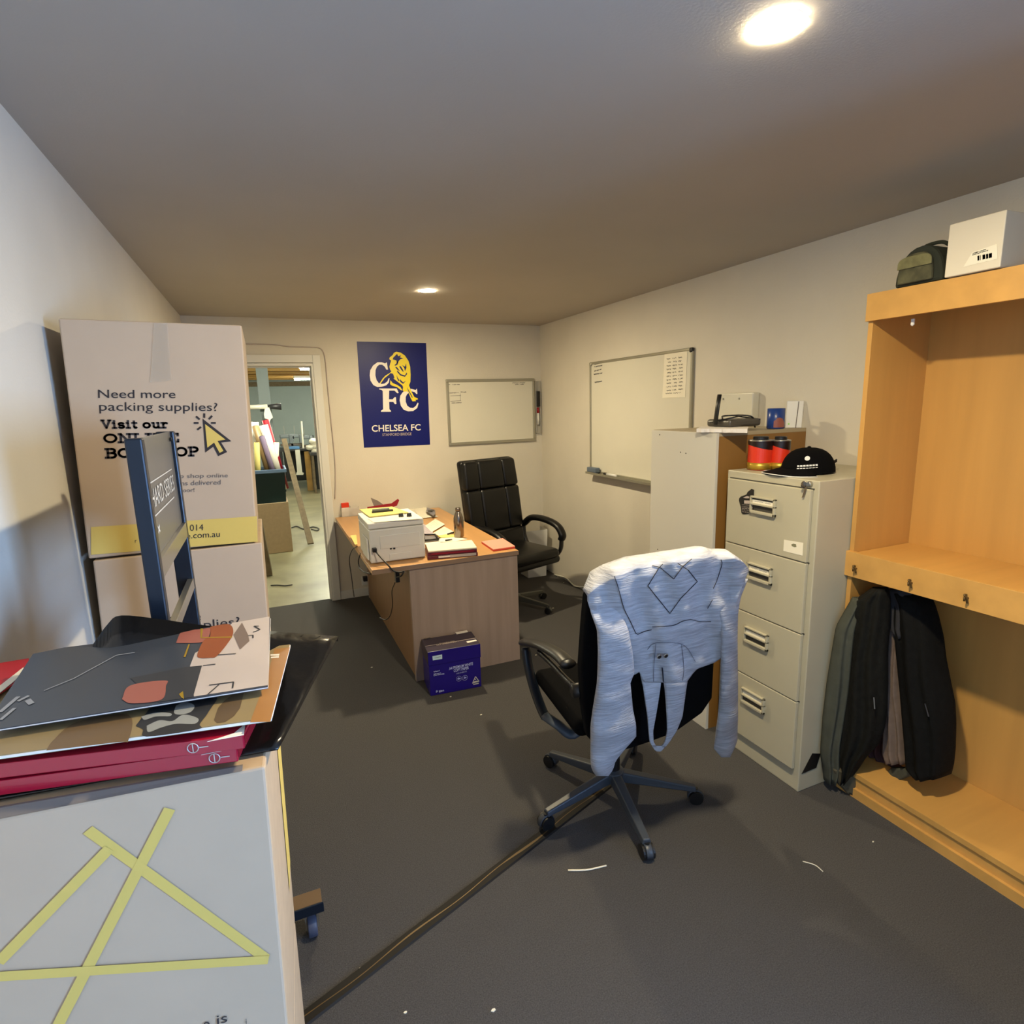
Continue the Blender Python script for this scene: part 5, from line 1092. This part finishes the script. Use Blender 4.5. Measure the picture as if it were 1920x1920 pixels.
bp_ = lambda u, v, d=0: onP(u, v, PB-nB*d, nB)
bo = [(1103, 1125), (1097, 1190), (1092, 1260), (1095, 1330), (1103, 1385), (1125, 1408), (1160, 1412), (1205, 1398), (1265, 1376), (1318, 1338), (1337, 1310), (1341, 1240), (1352, 1150), (1362, 1085), (1330, 1066), (1240, 1078), (1150, 1098)]
b = BM(); prism(b, [bp_(*p) for p in bo], nB*.05); obj('backrest', b, M_blackm, t, bevel=.012, seg=3)
b = BM(); tube(b, smoothpath([loc(0, -.10, .42), loc(0, -.20, .425), loc(0, -.255, .46), loc(0, -.275, .56)], 5), .035, 10, r2=.012); obj('back_bar', b, M_black, t, smooth=True)
RA = -.27
def ap(u, v, x=RA): return onP(u, v, HUB+rF*x, rF)
def arm(mirror):
    f = (lambda p: p) if not mirror else (lambda p: np.array(p) + rF*(-2*((np.array(p)-HUB) @ rF)))
    b = BM(); pad = [ap(984, 1204), ap(1000, 1206), ap(1022, 1213), ap(1048, 1228), ap(1066, 1246)]
    tube(b, [f(p) for p in smoothpath(pad, 5)], [.020]+[.032]*19+[.026], 12, r2=[.012]+[.018]*19+[.016]) if False else tube(b, [f(p) for p in smoothpath(pad, 5)], .030, 12, r2=.017)
    a_ = obj('armrest', b, M_black, t, smooth=True)
    b = BM(); tube(b, [f(p) for p in smoothpath([ap(986, 1214), ap(991, 1248), ap(1001, 1288), ap(1014, 1325), ap(1024, 1346)], 5)], .022, 10, r2=.013); obj('front_strut', b, M_navy, a_, smooth=True)
    b = BM(); tube(b, [f(p) for p in smoothpath([ap(1010, 1222), ap(1035, 1245), ap(1060, 1272), ap(1082, 1292)], 5)], .011, 8); obj('rear_strut', b, M_black, a_, smooth=True)
    b = BM(); tube(b, [f(p) for p in smoothpath([ap(1022, 1342), ap(1045, 1358, RA+.03), ap(1075, 1376, RA+.09), loc(-.10, -.02, .42)], 5)], .024, 10, r2=.014); obj('bracket', b, mat('bracket_grey', '#434b55', .4), a_, smooth=True)
    b = BM(); lathe(b, [(.024, -.03), (.026, .02), (.018, .024)], f(ap(1088, 1293)), 16, axis=rF); obj('joint', b, M_black, a_, smooth=True)
arm(False)
b = BM(); lathe(b, [(.012, 0), (.012, .04)], loc(-.14, .02, .42), 12, axis=-rF); obj('lever', b, M_black, t)
# hoodie draped over the back
hd = thing('hoodie', 'pale grey marl hoodie draped over the back of the task chair', 'hoodie', bp_(1250, 1230))
HB = .018
def hdep(u, v):
    s = max(0, 1-((u-1250)/158)**2)
    return HB + .020*math.sqrt(s) + .006*math.sin(u*.055+v*.012) + .005*math.sin(u*.11-v*.03+1) + .004*math.sin(v*.06+u*.02) + .003*math.sin(v*.17+u*.07)*math.sin(u*.04) + .012*max(0, (v-1180)/80)*math.sin(u*.05+.5)
def hp(u, v, d=0): return bp_(u, v, hdep(u, v)+d)
uT = [1101, 1115, 1133, 1152, 1195, 1239, 1298, 1333, 1351, 1379, 1395, 1404]; vT = [1117, 1104, 1090, 1080, 1064, 1057, 1048, 1042, 1047, 1047, 1055, 1067]
uB = [1101, 1112, 1121, 1130, 1185, 1199, 1207, 1287, 1300, 1308, 1341, 1357, 1363, 1370, 1384, 1393, 1404]; vB = [1126, 1160, 1186, 1276, 1268, 1260, 1280, 1280, 1262, 1254, 1242, 1231, 1200, 1150, 1122, 1096, 1070]
b = BM(); G = []; NU, NV = 90, 50
us = np.linspace(1101, 1404, NU+1)
for i in range(NV+1):
    row = []
    for u in us:
        a0, a1 = np.interp(u, uT, vT), np.interp(u, uB, vB); v = a0+(a1-a0)*i/NV
        row.append(hp(u, v))
    G.append(row)
# roll over the top and down behind
roll = []
for k in (5, 4, 3, 2, 1):
    row = []
    for j, u in enumerate(us):
        p = G[0][j]; fo = (.022, .05, .08, .092, .096)[k-1]; dn = (-.006, -.004, .012, .05, .10)[k-1]; e = min(1, min(j, NU-j)/8)
        row.append(p+nB*(fo*(.35+.65*e))-uB_*dn*e)
    roll.append(row)
V = [[b.verts.new([float(q) for q in p]) for p in row] for row in roll+G]
for i in range(len(V)-1):
    for k in range(NU): b.faces.new((V[i][k], V[i][k+1], V[i+1][k+1], V[i+1][k]))
bd = obj('body', b, M_hood, hd, smooth=True); s_ = bd.modifiers.new('solid', 'SOLIDIFY'); s_.thickness = .004; s_.offset = -1
def tubecloth(name, rows, dep, th, m, seed, nz=40, n=20, fold=.006):
    """sleeve: closed flattened tube given as (v, left u, right u) rows"""
    rnd = random.Random(seed); ph = [rnd.uniform(0, 6.3) for _ in range(3)]; vs = [r[0] for r in rows]; b = BM(); R_ = []
    for i in range(nz+1):
        v = vs[0]+(vs[-1]-vs[0])*i/nz; l, r = np.interp(v, vs, [q[1] for q in rows]), np.interp(v, vs, [q[2] for q in rows]); ring = []
        for k in range(n):
            a = 2*math.pi*k/n; u = (l+r)/2+(r-l)/2*math.cos(a)
            g_ = min(1, (i+.6)/(nz*.22)); g_ = g_*g_*(3-2*g_); q = (dep-.026)*1 + .026*g_ + th*(.12+.88*g_)*math.sin(a)*(1+.25*math.sin(i*.7+ph[0])*.5) + g_*fold*(math.sin(2*a+i*.45+ph[1])*math.sin(i*.33+ph[2])+.8*math.sin(i*.9+1.5*math.cos(a)+ph[0])*(i/nz))
            ring.append(b.verts.new([float(x) for x in bp_(u, v, q)]))
        R_.append(ring)
    for i in range(nz):
        for k in range(n): b.faces.new((R_[i][k], R_[i][(k+1) % n], R_[i+1][(k+1) % n], R_[i+1][k]))
    b.faces.new(R_[0][::-1]); b.faces.new(R_[-1]); return obj(name, b, m, hd, smooth=True)
tubecloth('sleeve', [(1124, 1102, 1150), (1150, 1108, 1165), (1180, 1119, 1178), (1220, 1121, 1186), (1262, 1120, 1190), (1280, 1119, 1182), (1330, 1111, 1187), (1360, 1107, 1193), (1382, 1107, 1193), (1405, 1107, 1172), (1427, 1107, 1154), (1443, 1109, 1150), (1455, 1118, 1141)], .045, .021, M_hood, 2)
tubecloth('sleeve', [(1085, 1372, 1403), (1120, 1352, 1389), (1150, 1348, 1384), (1200, 1352, 1383), (1278, 1350, 1384), (1340, 1346, 1384), (1370, 1342, 1383), (1388, 1340, 1383), (1404, 1338, 1377), (1420, 1352, 1369)], .030, .018, M_hood, 5)
def sdep(u, v, d0):
    w_ = min(1, max(0, (v-1282)/50)); w_ = w_*w_*(3-2*w_)
    return (hdep(u, min(v, 1280))-(.004 if v < 1279 else 0))*(1-w_) + (d0+.004*math.sin(u*.12+v*.02))*w_
def strip(b, rows, dep, th=.008):
    vs = [r[0] for r in rows]; nz = 30; n = 8; A_ = []; dep0 = dep
    for i in range(nz+1):
        dep = dep0-.012*max(0, 1-i/6) if vs[0] < 1300 else dep0
        v = vs[0]+(vs[-1]-vs[0])*i/nz; l, r = np.interp(v, vs, [q[1] for q in rows]), np.interp(v, vs, [q[2] for q in rows])
        A_.append([b.verts.new([float(x) for x in bp_(l+(r-l)*k/n, v, sdep(l+(r-l)*k/n, v, dep0))]) for k in range(n+1)])
    for i in range(nz):
        for k in range(n): b.faces.new((A_[i][k], A_[i][k+1], A_[i+1][k+1], A_[i+1][k]))
b = BM()
strip(b, [(1264, 1200, 1241), (1290, 1206, 1238), (1343, 1214, 1229), (1370, 1216, 1224), (1390, 1218, 1225), (1400, 1223, 1231)], .046)
strip(b, [(1264, 1242.5, 1290), (1290, 1246, 1286), (1343, 1250, 1279), (1370, 1251, 1268), (1390, 1247, 1255), (1400, 1240, 1247)], .046)
strip(b, [(1399, 1223, 1247), (1404, 1226, 1243), (1408, 1231, 1239)], .046)
co = obj('collar', b, M_hood, hd, smooth=True); s_ = co.modifiers.new('solid', 'SOLIDIFY'); s_.thickness = .005; s_.offset = 0
# seams
cr3 = lambda x, y: (1080+x*.17708, 1030+y*.17708)
M_seam2 = mat('hoodie_stitch', '#6f717c', .9)
def seam(pts, r=.0011, m=None):
    b = BM(); P = smoothpath([np.array([*cr3(*p), 0]) for p in pts], 5); tube(b, [hp(p[0], p[1], .0022) for p in P], r, 6); obj('seam', b, m or M_seam, hd, smooth=True)
def seam_st(pts, r=.0012):
    b = BM(); Q = []
    for i in range(len(pts)-1): Q += [tuple(np.array(pts[i])+(np.array(pts[i+1])-np.array(pts[i]))*k/8) for k in range(8)]
    Q.append(pts[-1]); tube(b, [hp(*cr3(*p), .0022) for p in Q], r, 6); obj('seam', b, M_seam, hd, smooth=True)
seam([(405, 285), (440, 380), (470, 490), (510, 630), (570, 750), (635, 890)])
seam([(635, 890), (660, 898), (720, 872), (800, 852)]); seam([(808, 822), (950, 815), (1050, 800), (1130, 762), (1220, 745), (1310, 765), (1430, 766)])
seam([(1535, 110), (1545, 160), (1500, 310), (1455, 415)]); seam([(1445, 535), (1395, 625)])
seam_st([(810, 172), (890, 190), (1035, 315), (1130, 185), (1225, 102)]); seam_st([(920, 155), (880, 195), (762, 388), (995, 680), (1110, 520), (1285, 342), (1190, 220), (1080, 150)])
seam([(845, 1005), (835, 1130), (825, 1260), (822, 1400)], .0009, M_seam2); seam([(1118, 1008), (1135, 1150), (1142, 1290), (1130, 1390)], .0009, M_seam2); seam([(760, 1060), (810, 1005), (900, 988), (1030, 990), (1120, 1005), (1190, 1060), (1265, 1190)], .0009, M_seam2); seam([(912, 1255), (918, 1300), (925, 1400)], .0022)
for (x, y) in ((880, 1135), (950, 1125)):
    b = BM(); u, v = cr3(x, y); c_ = bp_(u, v, .050); lathe(b, [(.0085, 0), (.0085, .0015), (.0075, .003)], c_, 16, axis=-nB); e_ = obj('eyelet', b, M_silver, hd)
    b = BM(); lathe(b, [(.006, .0032), (.006, .0036)], c_, 14, axis=-nB); obj('eyelet_hole', b, M_black, e_)
# ------------------------------------------------------------------ floor strip and scraps
S0, S1 = np.array([1.345, 1.95, 0]), np.array([-.20, 1.372, 0]); sd_ = (S1-S0)/np.linalg.norm(S1-S0); sn = np.array([-sd_[1], sd_[0], 0])
t = thing('floor_strip', 'dark carpet joining strip with a worn brass line running diagonally across the floor', 'strip', (S0+S1)/2)
b = BM(); hexa(b, [S0-sn*.024, S1-sn*.024, S1+sn*.024, S0+sn*.024, S0-sn*.019+(0, 0, .005), S1-sn*.019+(0, 0, .005), S1+sn*.019+(0, 0, .005), S0+sn*.019+(0, 0, .005)]); obj('strip', b, M_strip, t)
b = BM(); prev = None; N_ = 60; L_, R_ = [], []
for i in range(N_+1):
    p = S0+(S1-S0)*(.06+.88*i/N_); c_ = sn*(.004*math.sin(i*.4)); w_ = .0015+.0035*max(0, math.sin(i*.31+1))*(1 if i < 38 else .35); L_.append(p+c_+sn*w_+(0, 0, .0054)); R_.append(p+c_-sn*w_+(0, 0, .0054))
for i in range(N_): face(b, [L_[i], R_[i], R_[i+1], L_[i+1]])
obj('worn_line', b, M_brass, t)
def scrap(label, pts, r=.003, m=None):
    b = BM(); tube(b, smoothpath([onZ(u, v, r+.0005) for u, v in pts], 4), r, 6); o = obj('paper_scrap', b, m or M_paper, smooth=True); tag(o, label, 'scrap', 'scraps on the carpet')
scrap('thin white strip on the carpet in front of the task chair', [(1065, 1632), (1100, 1631), (1137, 1623)])
scrap('curled white thread on the carpet right of the task chair', [(1505, 1615), (1528, 1622), (1543, 1634)], .0018)
rnd = random.Random(11)
for i, (u, v, l) in enumerate(((1005, 1228, 'speck by the armrest of the task chair'), (845, 1306, 'speck in front of the purple paper carton'), (902, 1340, 'pale fleck on the open carpet below the paper carton'), (676, 1816, 'speck beside the floor strip at the bottom'), (925, 1894, 'speck at the bottom edge on the carpet'), (760, 1898, 'second speck at the bottom edge, left of the other'), (1046, 1081, 'white fleck near the waste bin by the right wall'), (1057, 1092, 'white fleck beside the loose cable along the right wall'), (1037, 1140, 'fleck beside the leather chair castor'), (697, 1251, 'fleck on the carpet left of the desk'), (1637, 1578, 'fleck on the carpet before the wooden shelving'))):
    P = onZ(u, v, .003); b = BM(); a = rnd.uniform(0, 3); r_ = rnd.uniform(.004, .008)
    prism(b, [P+np.array([r_*math.cos(a+q), r_*.6*math.sin(a+q), -.002]) for q in (0, 1.3, 2.6, 4, 5.2)], (0, 0, .003)); o = obj('paper_fleck', b, M_paper); tag(o, 'small white '+l, 'scrap', 'scraps on the carpet')
# ------------------------------------------------------------------ workshop contents seen through the doorway
wz = lambda x, y: (440+x*.27083, 640+y*.27083)
wf = lambda x, y: (450+x*.1198, 730+y*.1198)
P1, P2 = onZ(*wz(240, 1470), 0), onZ(*wz(405, 1450), 0)
YC = 7.10; xa, xb = float(P1[0])-.02, float(P2[0]); zt2 = float(onY(*wz(280, 1118), YC)[2])
t = thing('carton', 'plain brown carton standing on the workshop floor beyond the doorway', 'box', ((xa+xb)/2, YC+.2, 0))
b = BM(); box(b, xa-.13, xb, YC, YC+.42, 0, zt2); obj('carton_body', b, M_card, t, bevel=.006)
b = BM(); box(b, xa-.13, xb, YC+.19, YC+.23, zt2, zt2+.001); obj('tape', b, M_clear, t)
x0, x1 = float(onY(*wz(165, 1100), YC)[0])-.12, float(onY(*wz(360, 1100), YC)[0]); zt3 = float(onY(*wz(260, 905), YC)[2])
t = thing('storage_tub', 'dark green plastic tub of offcuts standing on the brown carton in the workshop', 'tub', ((x0+x1)/2, YC+.2, zt2))
b = BM(); hexa(b, [(x0+.02, YC+.01, zt2+.002), (x1-.005, YC+.01, zt2+.002), (x1-.005, YC+.40, zt2+.002), (x0+.02, YC+.40, zt2+.002), (x0, YC-.01, zt3), (x1+.01, YC-.01, zt3), (x1+.01, YC+.42, zt3), (x0, YC+.42, zt3)]); b.faces.ensure_lookup_table(); b.faces.remove(b.faces[1]); o_ = obj('tub_body', b, M_green, t); s_ = o_.modifiers.new('solid', 'SOLIDIFY'); s_.thickness = .006
b = BM()
for q in ((x0-.02, x1+.03, YC-.03, YC-.01), (x0-.02, x1+.03, YC+.42, YC+.44), (x0-.02, x0, YC-.01, YC+.42), (x1+.01, x1+.03, YC-.01, YC+.42)): box(b, q[0], q[1], q[2], q[3], zt3-.01, zt3+.03)
obj('rim', b, mat('bag_liner_blue', '#6d86a8', .4), t, bevel=.004)
b = BM(); box(b, x0+.03, x1-.02, YC+.03, YC+.39, zt2+.03, zt2+.10); obj('contents', b, M_black, t)
# rolls and boards standing behind the tub
def pole(name, label, cat, a, c, Y0, r, m, grp='rolls leaning in the workshop', Ya=None):
    A_ = onY(*wf(*a), Ya or Y0); B_ = onY(*wf(*c), Y0)
    t = thing(name, label, cat, B_, 0, grp); d = (A_-B_); dn_ = d/np.linalg.norm(d); B2 = B_ - dn_*max(0, (B_[2]-zt2-.11)/dn_[2])
    b = BM(); tube(b, [B2, A_], r, 12); obj('roll', b, m, t, smooth=True)
    b = BM(); e = (A_-B2)/np.linalg.norm(A_-B2); tube(b, [A_-e*.004, A_+e*.004], r*.55, 10); obj('core', b, M_dgrey, t)
YP = YC+.22
pole('fabric_roll', 'tan cardboard roll standing in the green tub', 'roll', (235, 570), (380, 1060), YP-.02, .038, M_tan)
pole('fabric_roll', 'white roll standing in the green tub, next to the maroon one', 'roll', (365, 560), (540, 1150), YP+.04, .05, M_paper)
pole('fabric_roll', 'maroon roll leaning behind the white one in the workshop', 'roll', (395, 480), (520, 900), YP+.13, .04, M_crim)
pole('fabric_roll', 'violet grey roll low between the tan and white rolls', 'roll', (340, 730), (450, 1080), YP-.06, .03, mat('violet_cloth', '#6f6078', .8))
pole('fabric_roll', 'cream roll standing at the left of the green tub', 'roll', (260, 830), (275, 1150), YP-.12, .03, M_manila)
pole('fabric_roll', 'pale bundle leaning right of the maroon roll', 'roll', (565, 830), (560, 1100), YP+.12, .035, M_board)
pole('fabric_roll', 'pale wrapped roll at the far left edge behind the stacked boxes', 'roll', (235, 510), (250, 1000), YP+.10, .04, M_pw)
# garment hanger arm above the rolls
t = thing('hanging_rail', 'pale horizontal rail with dark end and white rag above the workshop rolls', 'rail', onY(*wf(400, 280), YP+.8))
a_, c_ = onY(*wf(60, 285), YP+.8), onY(*wf(430, 270), YP+.8); b = BM(); tube(b, [a_, c_], .03, 10); obj('rail', b, M_board, t, smooth=True)
e_ = onY(*wf(645, 270), YP+.8); b = BM(); tube(b, [c_, e_], [.022, .045], 12); obj('dark_end', b, M_dgrey, t, smooth=True)
b = BM(); prism(b, [onY(*wf(*p), YP+.76) for p in ((390, 300), (455, 280), (480, 350), (515, 440), (480, 470), (460, 520), (440, 470), (385, 450), (375, 390))], (0, .03, 0)); obj('rag', b, M_paper, t)
p_ = onY(*wf(350, 60), YP+.9); b = BM(); box(b, p_[0]-.05, p_[0]+.09, YP+.86, YP+.92, 0, 2.5); o = obj('steel_column', b, mat('column_grey', '#5f6868', .6)); tag(o, 'grey steel column rising to the workshop ceiling behind the rolls', 'column')
# leaning plank and small board
F_ = onZ(*wz(528, 1412), 0); T_ = onY(*wf(690, 800), 9.0)
dP = T_-F_; b = BM(); obox(b, (F_+T_)/2+(0, 0, .02), dP/2, (.035, 0, 0), np.cross(dP/np.linalg.norm(dP), [1, 0, 0])*.010); t = obj('leaning_plank', b, M_timberd); tag(t, 'long weathered plank leaning back into the workshop just beyond the carton', 'plank')
F2 = onZ(*wz(262, 1600), 0); T2 = onY(*wz(190, 1240), 6.25)
b = BM(); obox(b, (F2+T2)/2+(-.03, .0, 0), (T2-F2)/2, (.028, 0, 0), (0, .12, 0)); t = obj('board_offcut', b, M_timberd, bevel=.002); tag(t, 'short dark board leaning beside the carton just inside the workshop', 'board')
# work tables with sewing machines at the far end
def ux(x, y, Y): return onY(*wf(x, y), Y)
YT = 12.6
zt_ = float(ux(850, 935, YT)[2]); xl, xr_ = float(ux(600, 930, YT)[0]), float(ux(1300, 930, YT)[0])+.5
t = thing('work_table', 'long dark work table at the far end of the workshop, machines on top', 'table', ((xl+xr_)/2, YT+.4, 0))
b = BM(); box(b, xl, xr_, YT, YT+.8, zt_-.04, zt_); obj('table_top', b, M_dgrey, t)
for x in (xl+.02, (xl+xr_)/2, xr_-.07):
    for y in (YT+.02, YT+.72): b = BM(); box(b, x, x+.05, y, y+.05, 0, zt_-.04); obj('leg', b, M_black, t)
b = BM(); box(b, xl+.1, xr_-.1, YT+.5, YT+.52, .15, zt_-.05); obj('back_panel', b, M_black, t)
q0, q1 = ux(740, 945, YT-.02), ux(935, 935, YT-.02)
b = BM(); box(b, q0[0], q1[0], YT-.02, YT+.35, zt_+.001, zt_+.04); t = obj('blue_tray', b, mat('tray_blue', '#4b7fb4', .5), bevel=.004); tag(t, 'light blue tray on the front of the far work table', 'tray')
b = BM(); prism(b, [ux(*p, YT-.05) for p in ((862, 950), (935, 945), (975, 1300), (1000, 1310), (990, 1340), (880, 1340), (885, 1305), (895, 1295))], (0, .06, 0)); t = obj('ironing_stand', b, M_board); tag(t, 'pale green upright stand in front of the far work table', 'stand')
b = BM(); q = ux(1075, 1310, YT-.1); z_ = float(ux(1075, 975, YT-.1)[2]); box(b, q[0]-.05, q[0]+.06, YT-.12, YT-.04, 0, z_); t = obj('timber_post', b, M_timber); tag(t, 'short timber post standing right of the pale stand in the workshop', 'post')
b = BM(); A_, B_ = ux(962, 500, YT+.1), ux(985, 880, YT+.1); B_[2] = zt_+.001; tube(b, [B_, A_], .018, 8); t = obj('white_rod', b, M_paper); tag(t, 'bright white upright rod on the far work table', 'rod')
for i, (x, y, lab) in enumerate(((745, 790, 'left'), (905, 780, 'middle'), (1060, 770, 'right'))):
    t = thing('sewing_machine', lab+' of the sewing machines on the far work table', 'sewing machine', ux(x, 930, YT+.3), 0, 'sewing machines on the far table')
    P = ux(x, 900, YT+.3); px, pz = float(P[0]), zt_+.041 if i < 2 else zt_
    b = BM(); rbox(b, px-.13, px+.13, YT+.4, YT+.56, pz, pz+.05, .01); obj('bed', b, M_steel, t)
    b = BM(); rbox(b, px+.05, px+.12, YT+.42, YT+.54, pz+.05, pz+.24, .015); rbox(b, px-.13, px+.05, YT+.43, YT+.53, pz+.17, pz+.25, .015); rbox(b, px-.13, px-.06, YT+.44, YT+.52, pz+.09, pz+.17, .01); obj('arm', b, mat('machine_grey', '#6d7477', .4), t)
    b = BM(); lathe(b, [(.05, 0), (.055, .02), (.05, .03)], (px+.12, YT+.48, pz+.19), 18, axis=(1, 0, 0)); obj('hand_wheel', b, M_black, t)
    b = BM(); tube(b, [(px-.03, YT+.5, pz+.25), (px-.03, YT+.5, pz+.42)], .006, 6); obj('thread_post', b, M_silver, t)
for i, (x, y) in enumerate(((1105, 905), (1150, 815), (1235, 885), (1190, 960), (1168, 890))):
    P = ux(x, y, YT-.3); b = BM(); tmp = bmesh.ops.create_icosphere(b, subdivisions=2, radius=.085)
    for v in b.verts: v.co = Vector((v.co.x*1.15+float(P[0]), v.co.y*1.3+YT-.3, v.co.z*.75+float(P[2]))) + Vector([random.uniform(-.012, .012) for _ in range(3)])
    t = obj('cloth_bundle', b, M_paper, smooth=True); tag(t, ['white cloth bundle at the left of the heap beside the workshop doorway edge', 'topmost white cloth bundle of the heap at the workshop doorway edge', 'white cloth bundle right of the heap, partly behind the door jamb', 'lowest white cloth bundle of the heap by the door jamb', 'white cloth bundle in the middle of the heap'][i], 'cloth', 'white bundles in the workshop')
t = thing('side_table', 'dark low table carrying the white bundles near the doorway edge', 'table', (float(ux(1240, 1300, YT-.4)[0]), YT-.3, 0))
xa_, xb_ = float(ux(1090, 1000, YT-.4)[0]), float(ux(1300, 1000, YT-.4)[0])+.4; zb_ = float(ux(1150, 985, YT-.4)[2])
b = BM(); box(b, xa_, xb_, YT-.6, YT-.06, zb_-.05, zb_); obj('table_top', b, M_dgrey, t)
for x in (xa_+.02, xb_-.06):
    for y in (YT-.58, YT-.12): b = BM(); box(b, x, x+.04, y, y+.04, 0, zb_-.05); obj('leg', b, M_timberd, t)
b = BM(); tube(b, smoothpath([onZ(*wz(p, q), .01) for p, q in ((395, 1290), (430, 1280), (480, 1300), (540, 1285), (580, 1295), (570, 1310), (530, 1300))], 5), .008, 6); t = obj('floor_lead', b, M_dgrey, smooth=True); tag(t, 'thin dark lead lying on the workshop concrete beside the plank', 'cable')
b = BM(); tube(b, smoothpath([onZ(*wz(p, q), .008) for p, q in ((250, 1690), (300, 1688), (350, 1692), (400, 1685))], 5), .006, 6); t = obj('floor_lead', b, M_dgrey, smooth=True); tag(t, 'thin dark lead lying on the concrete just past the doorway', 'cable')
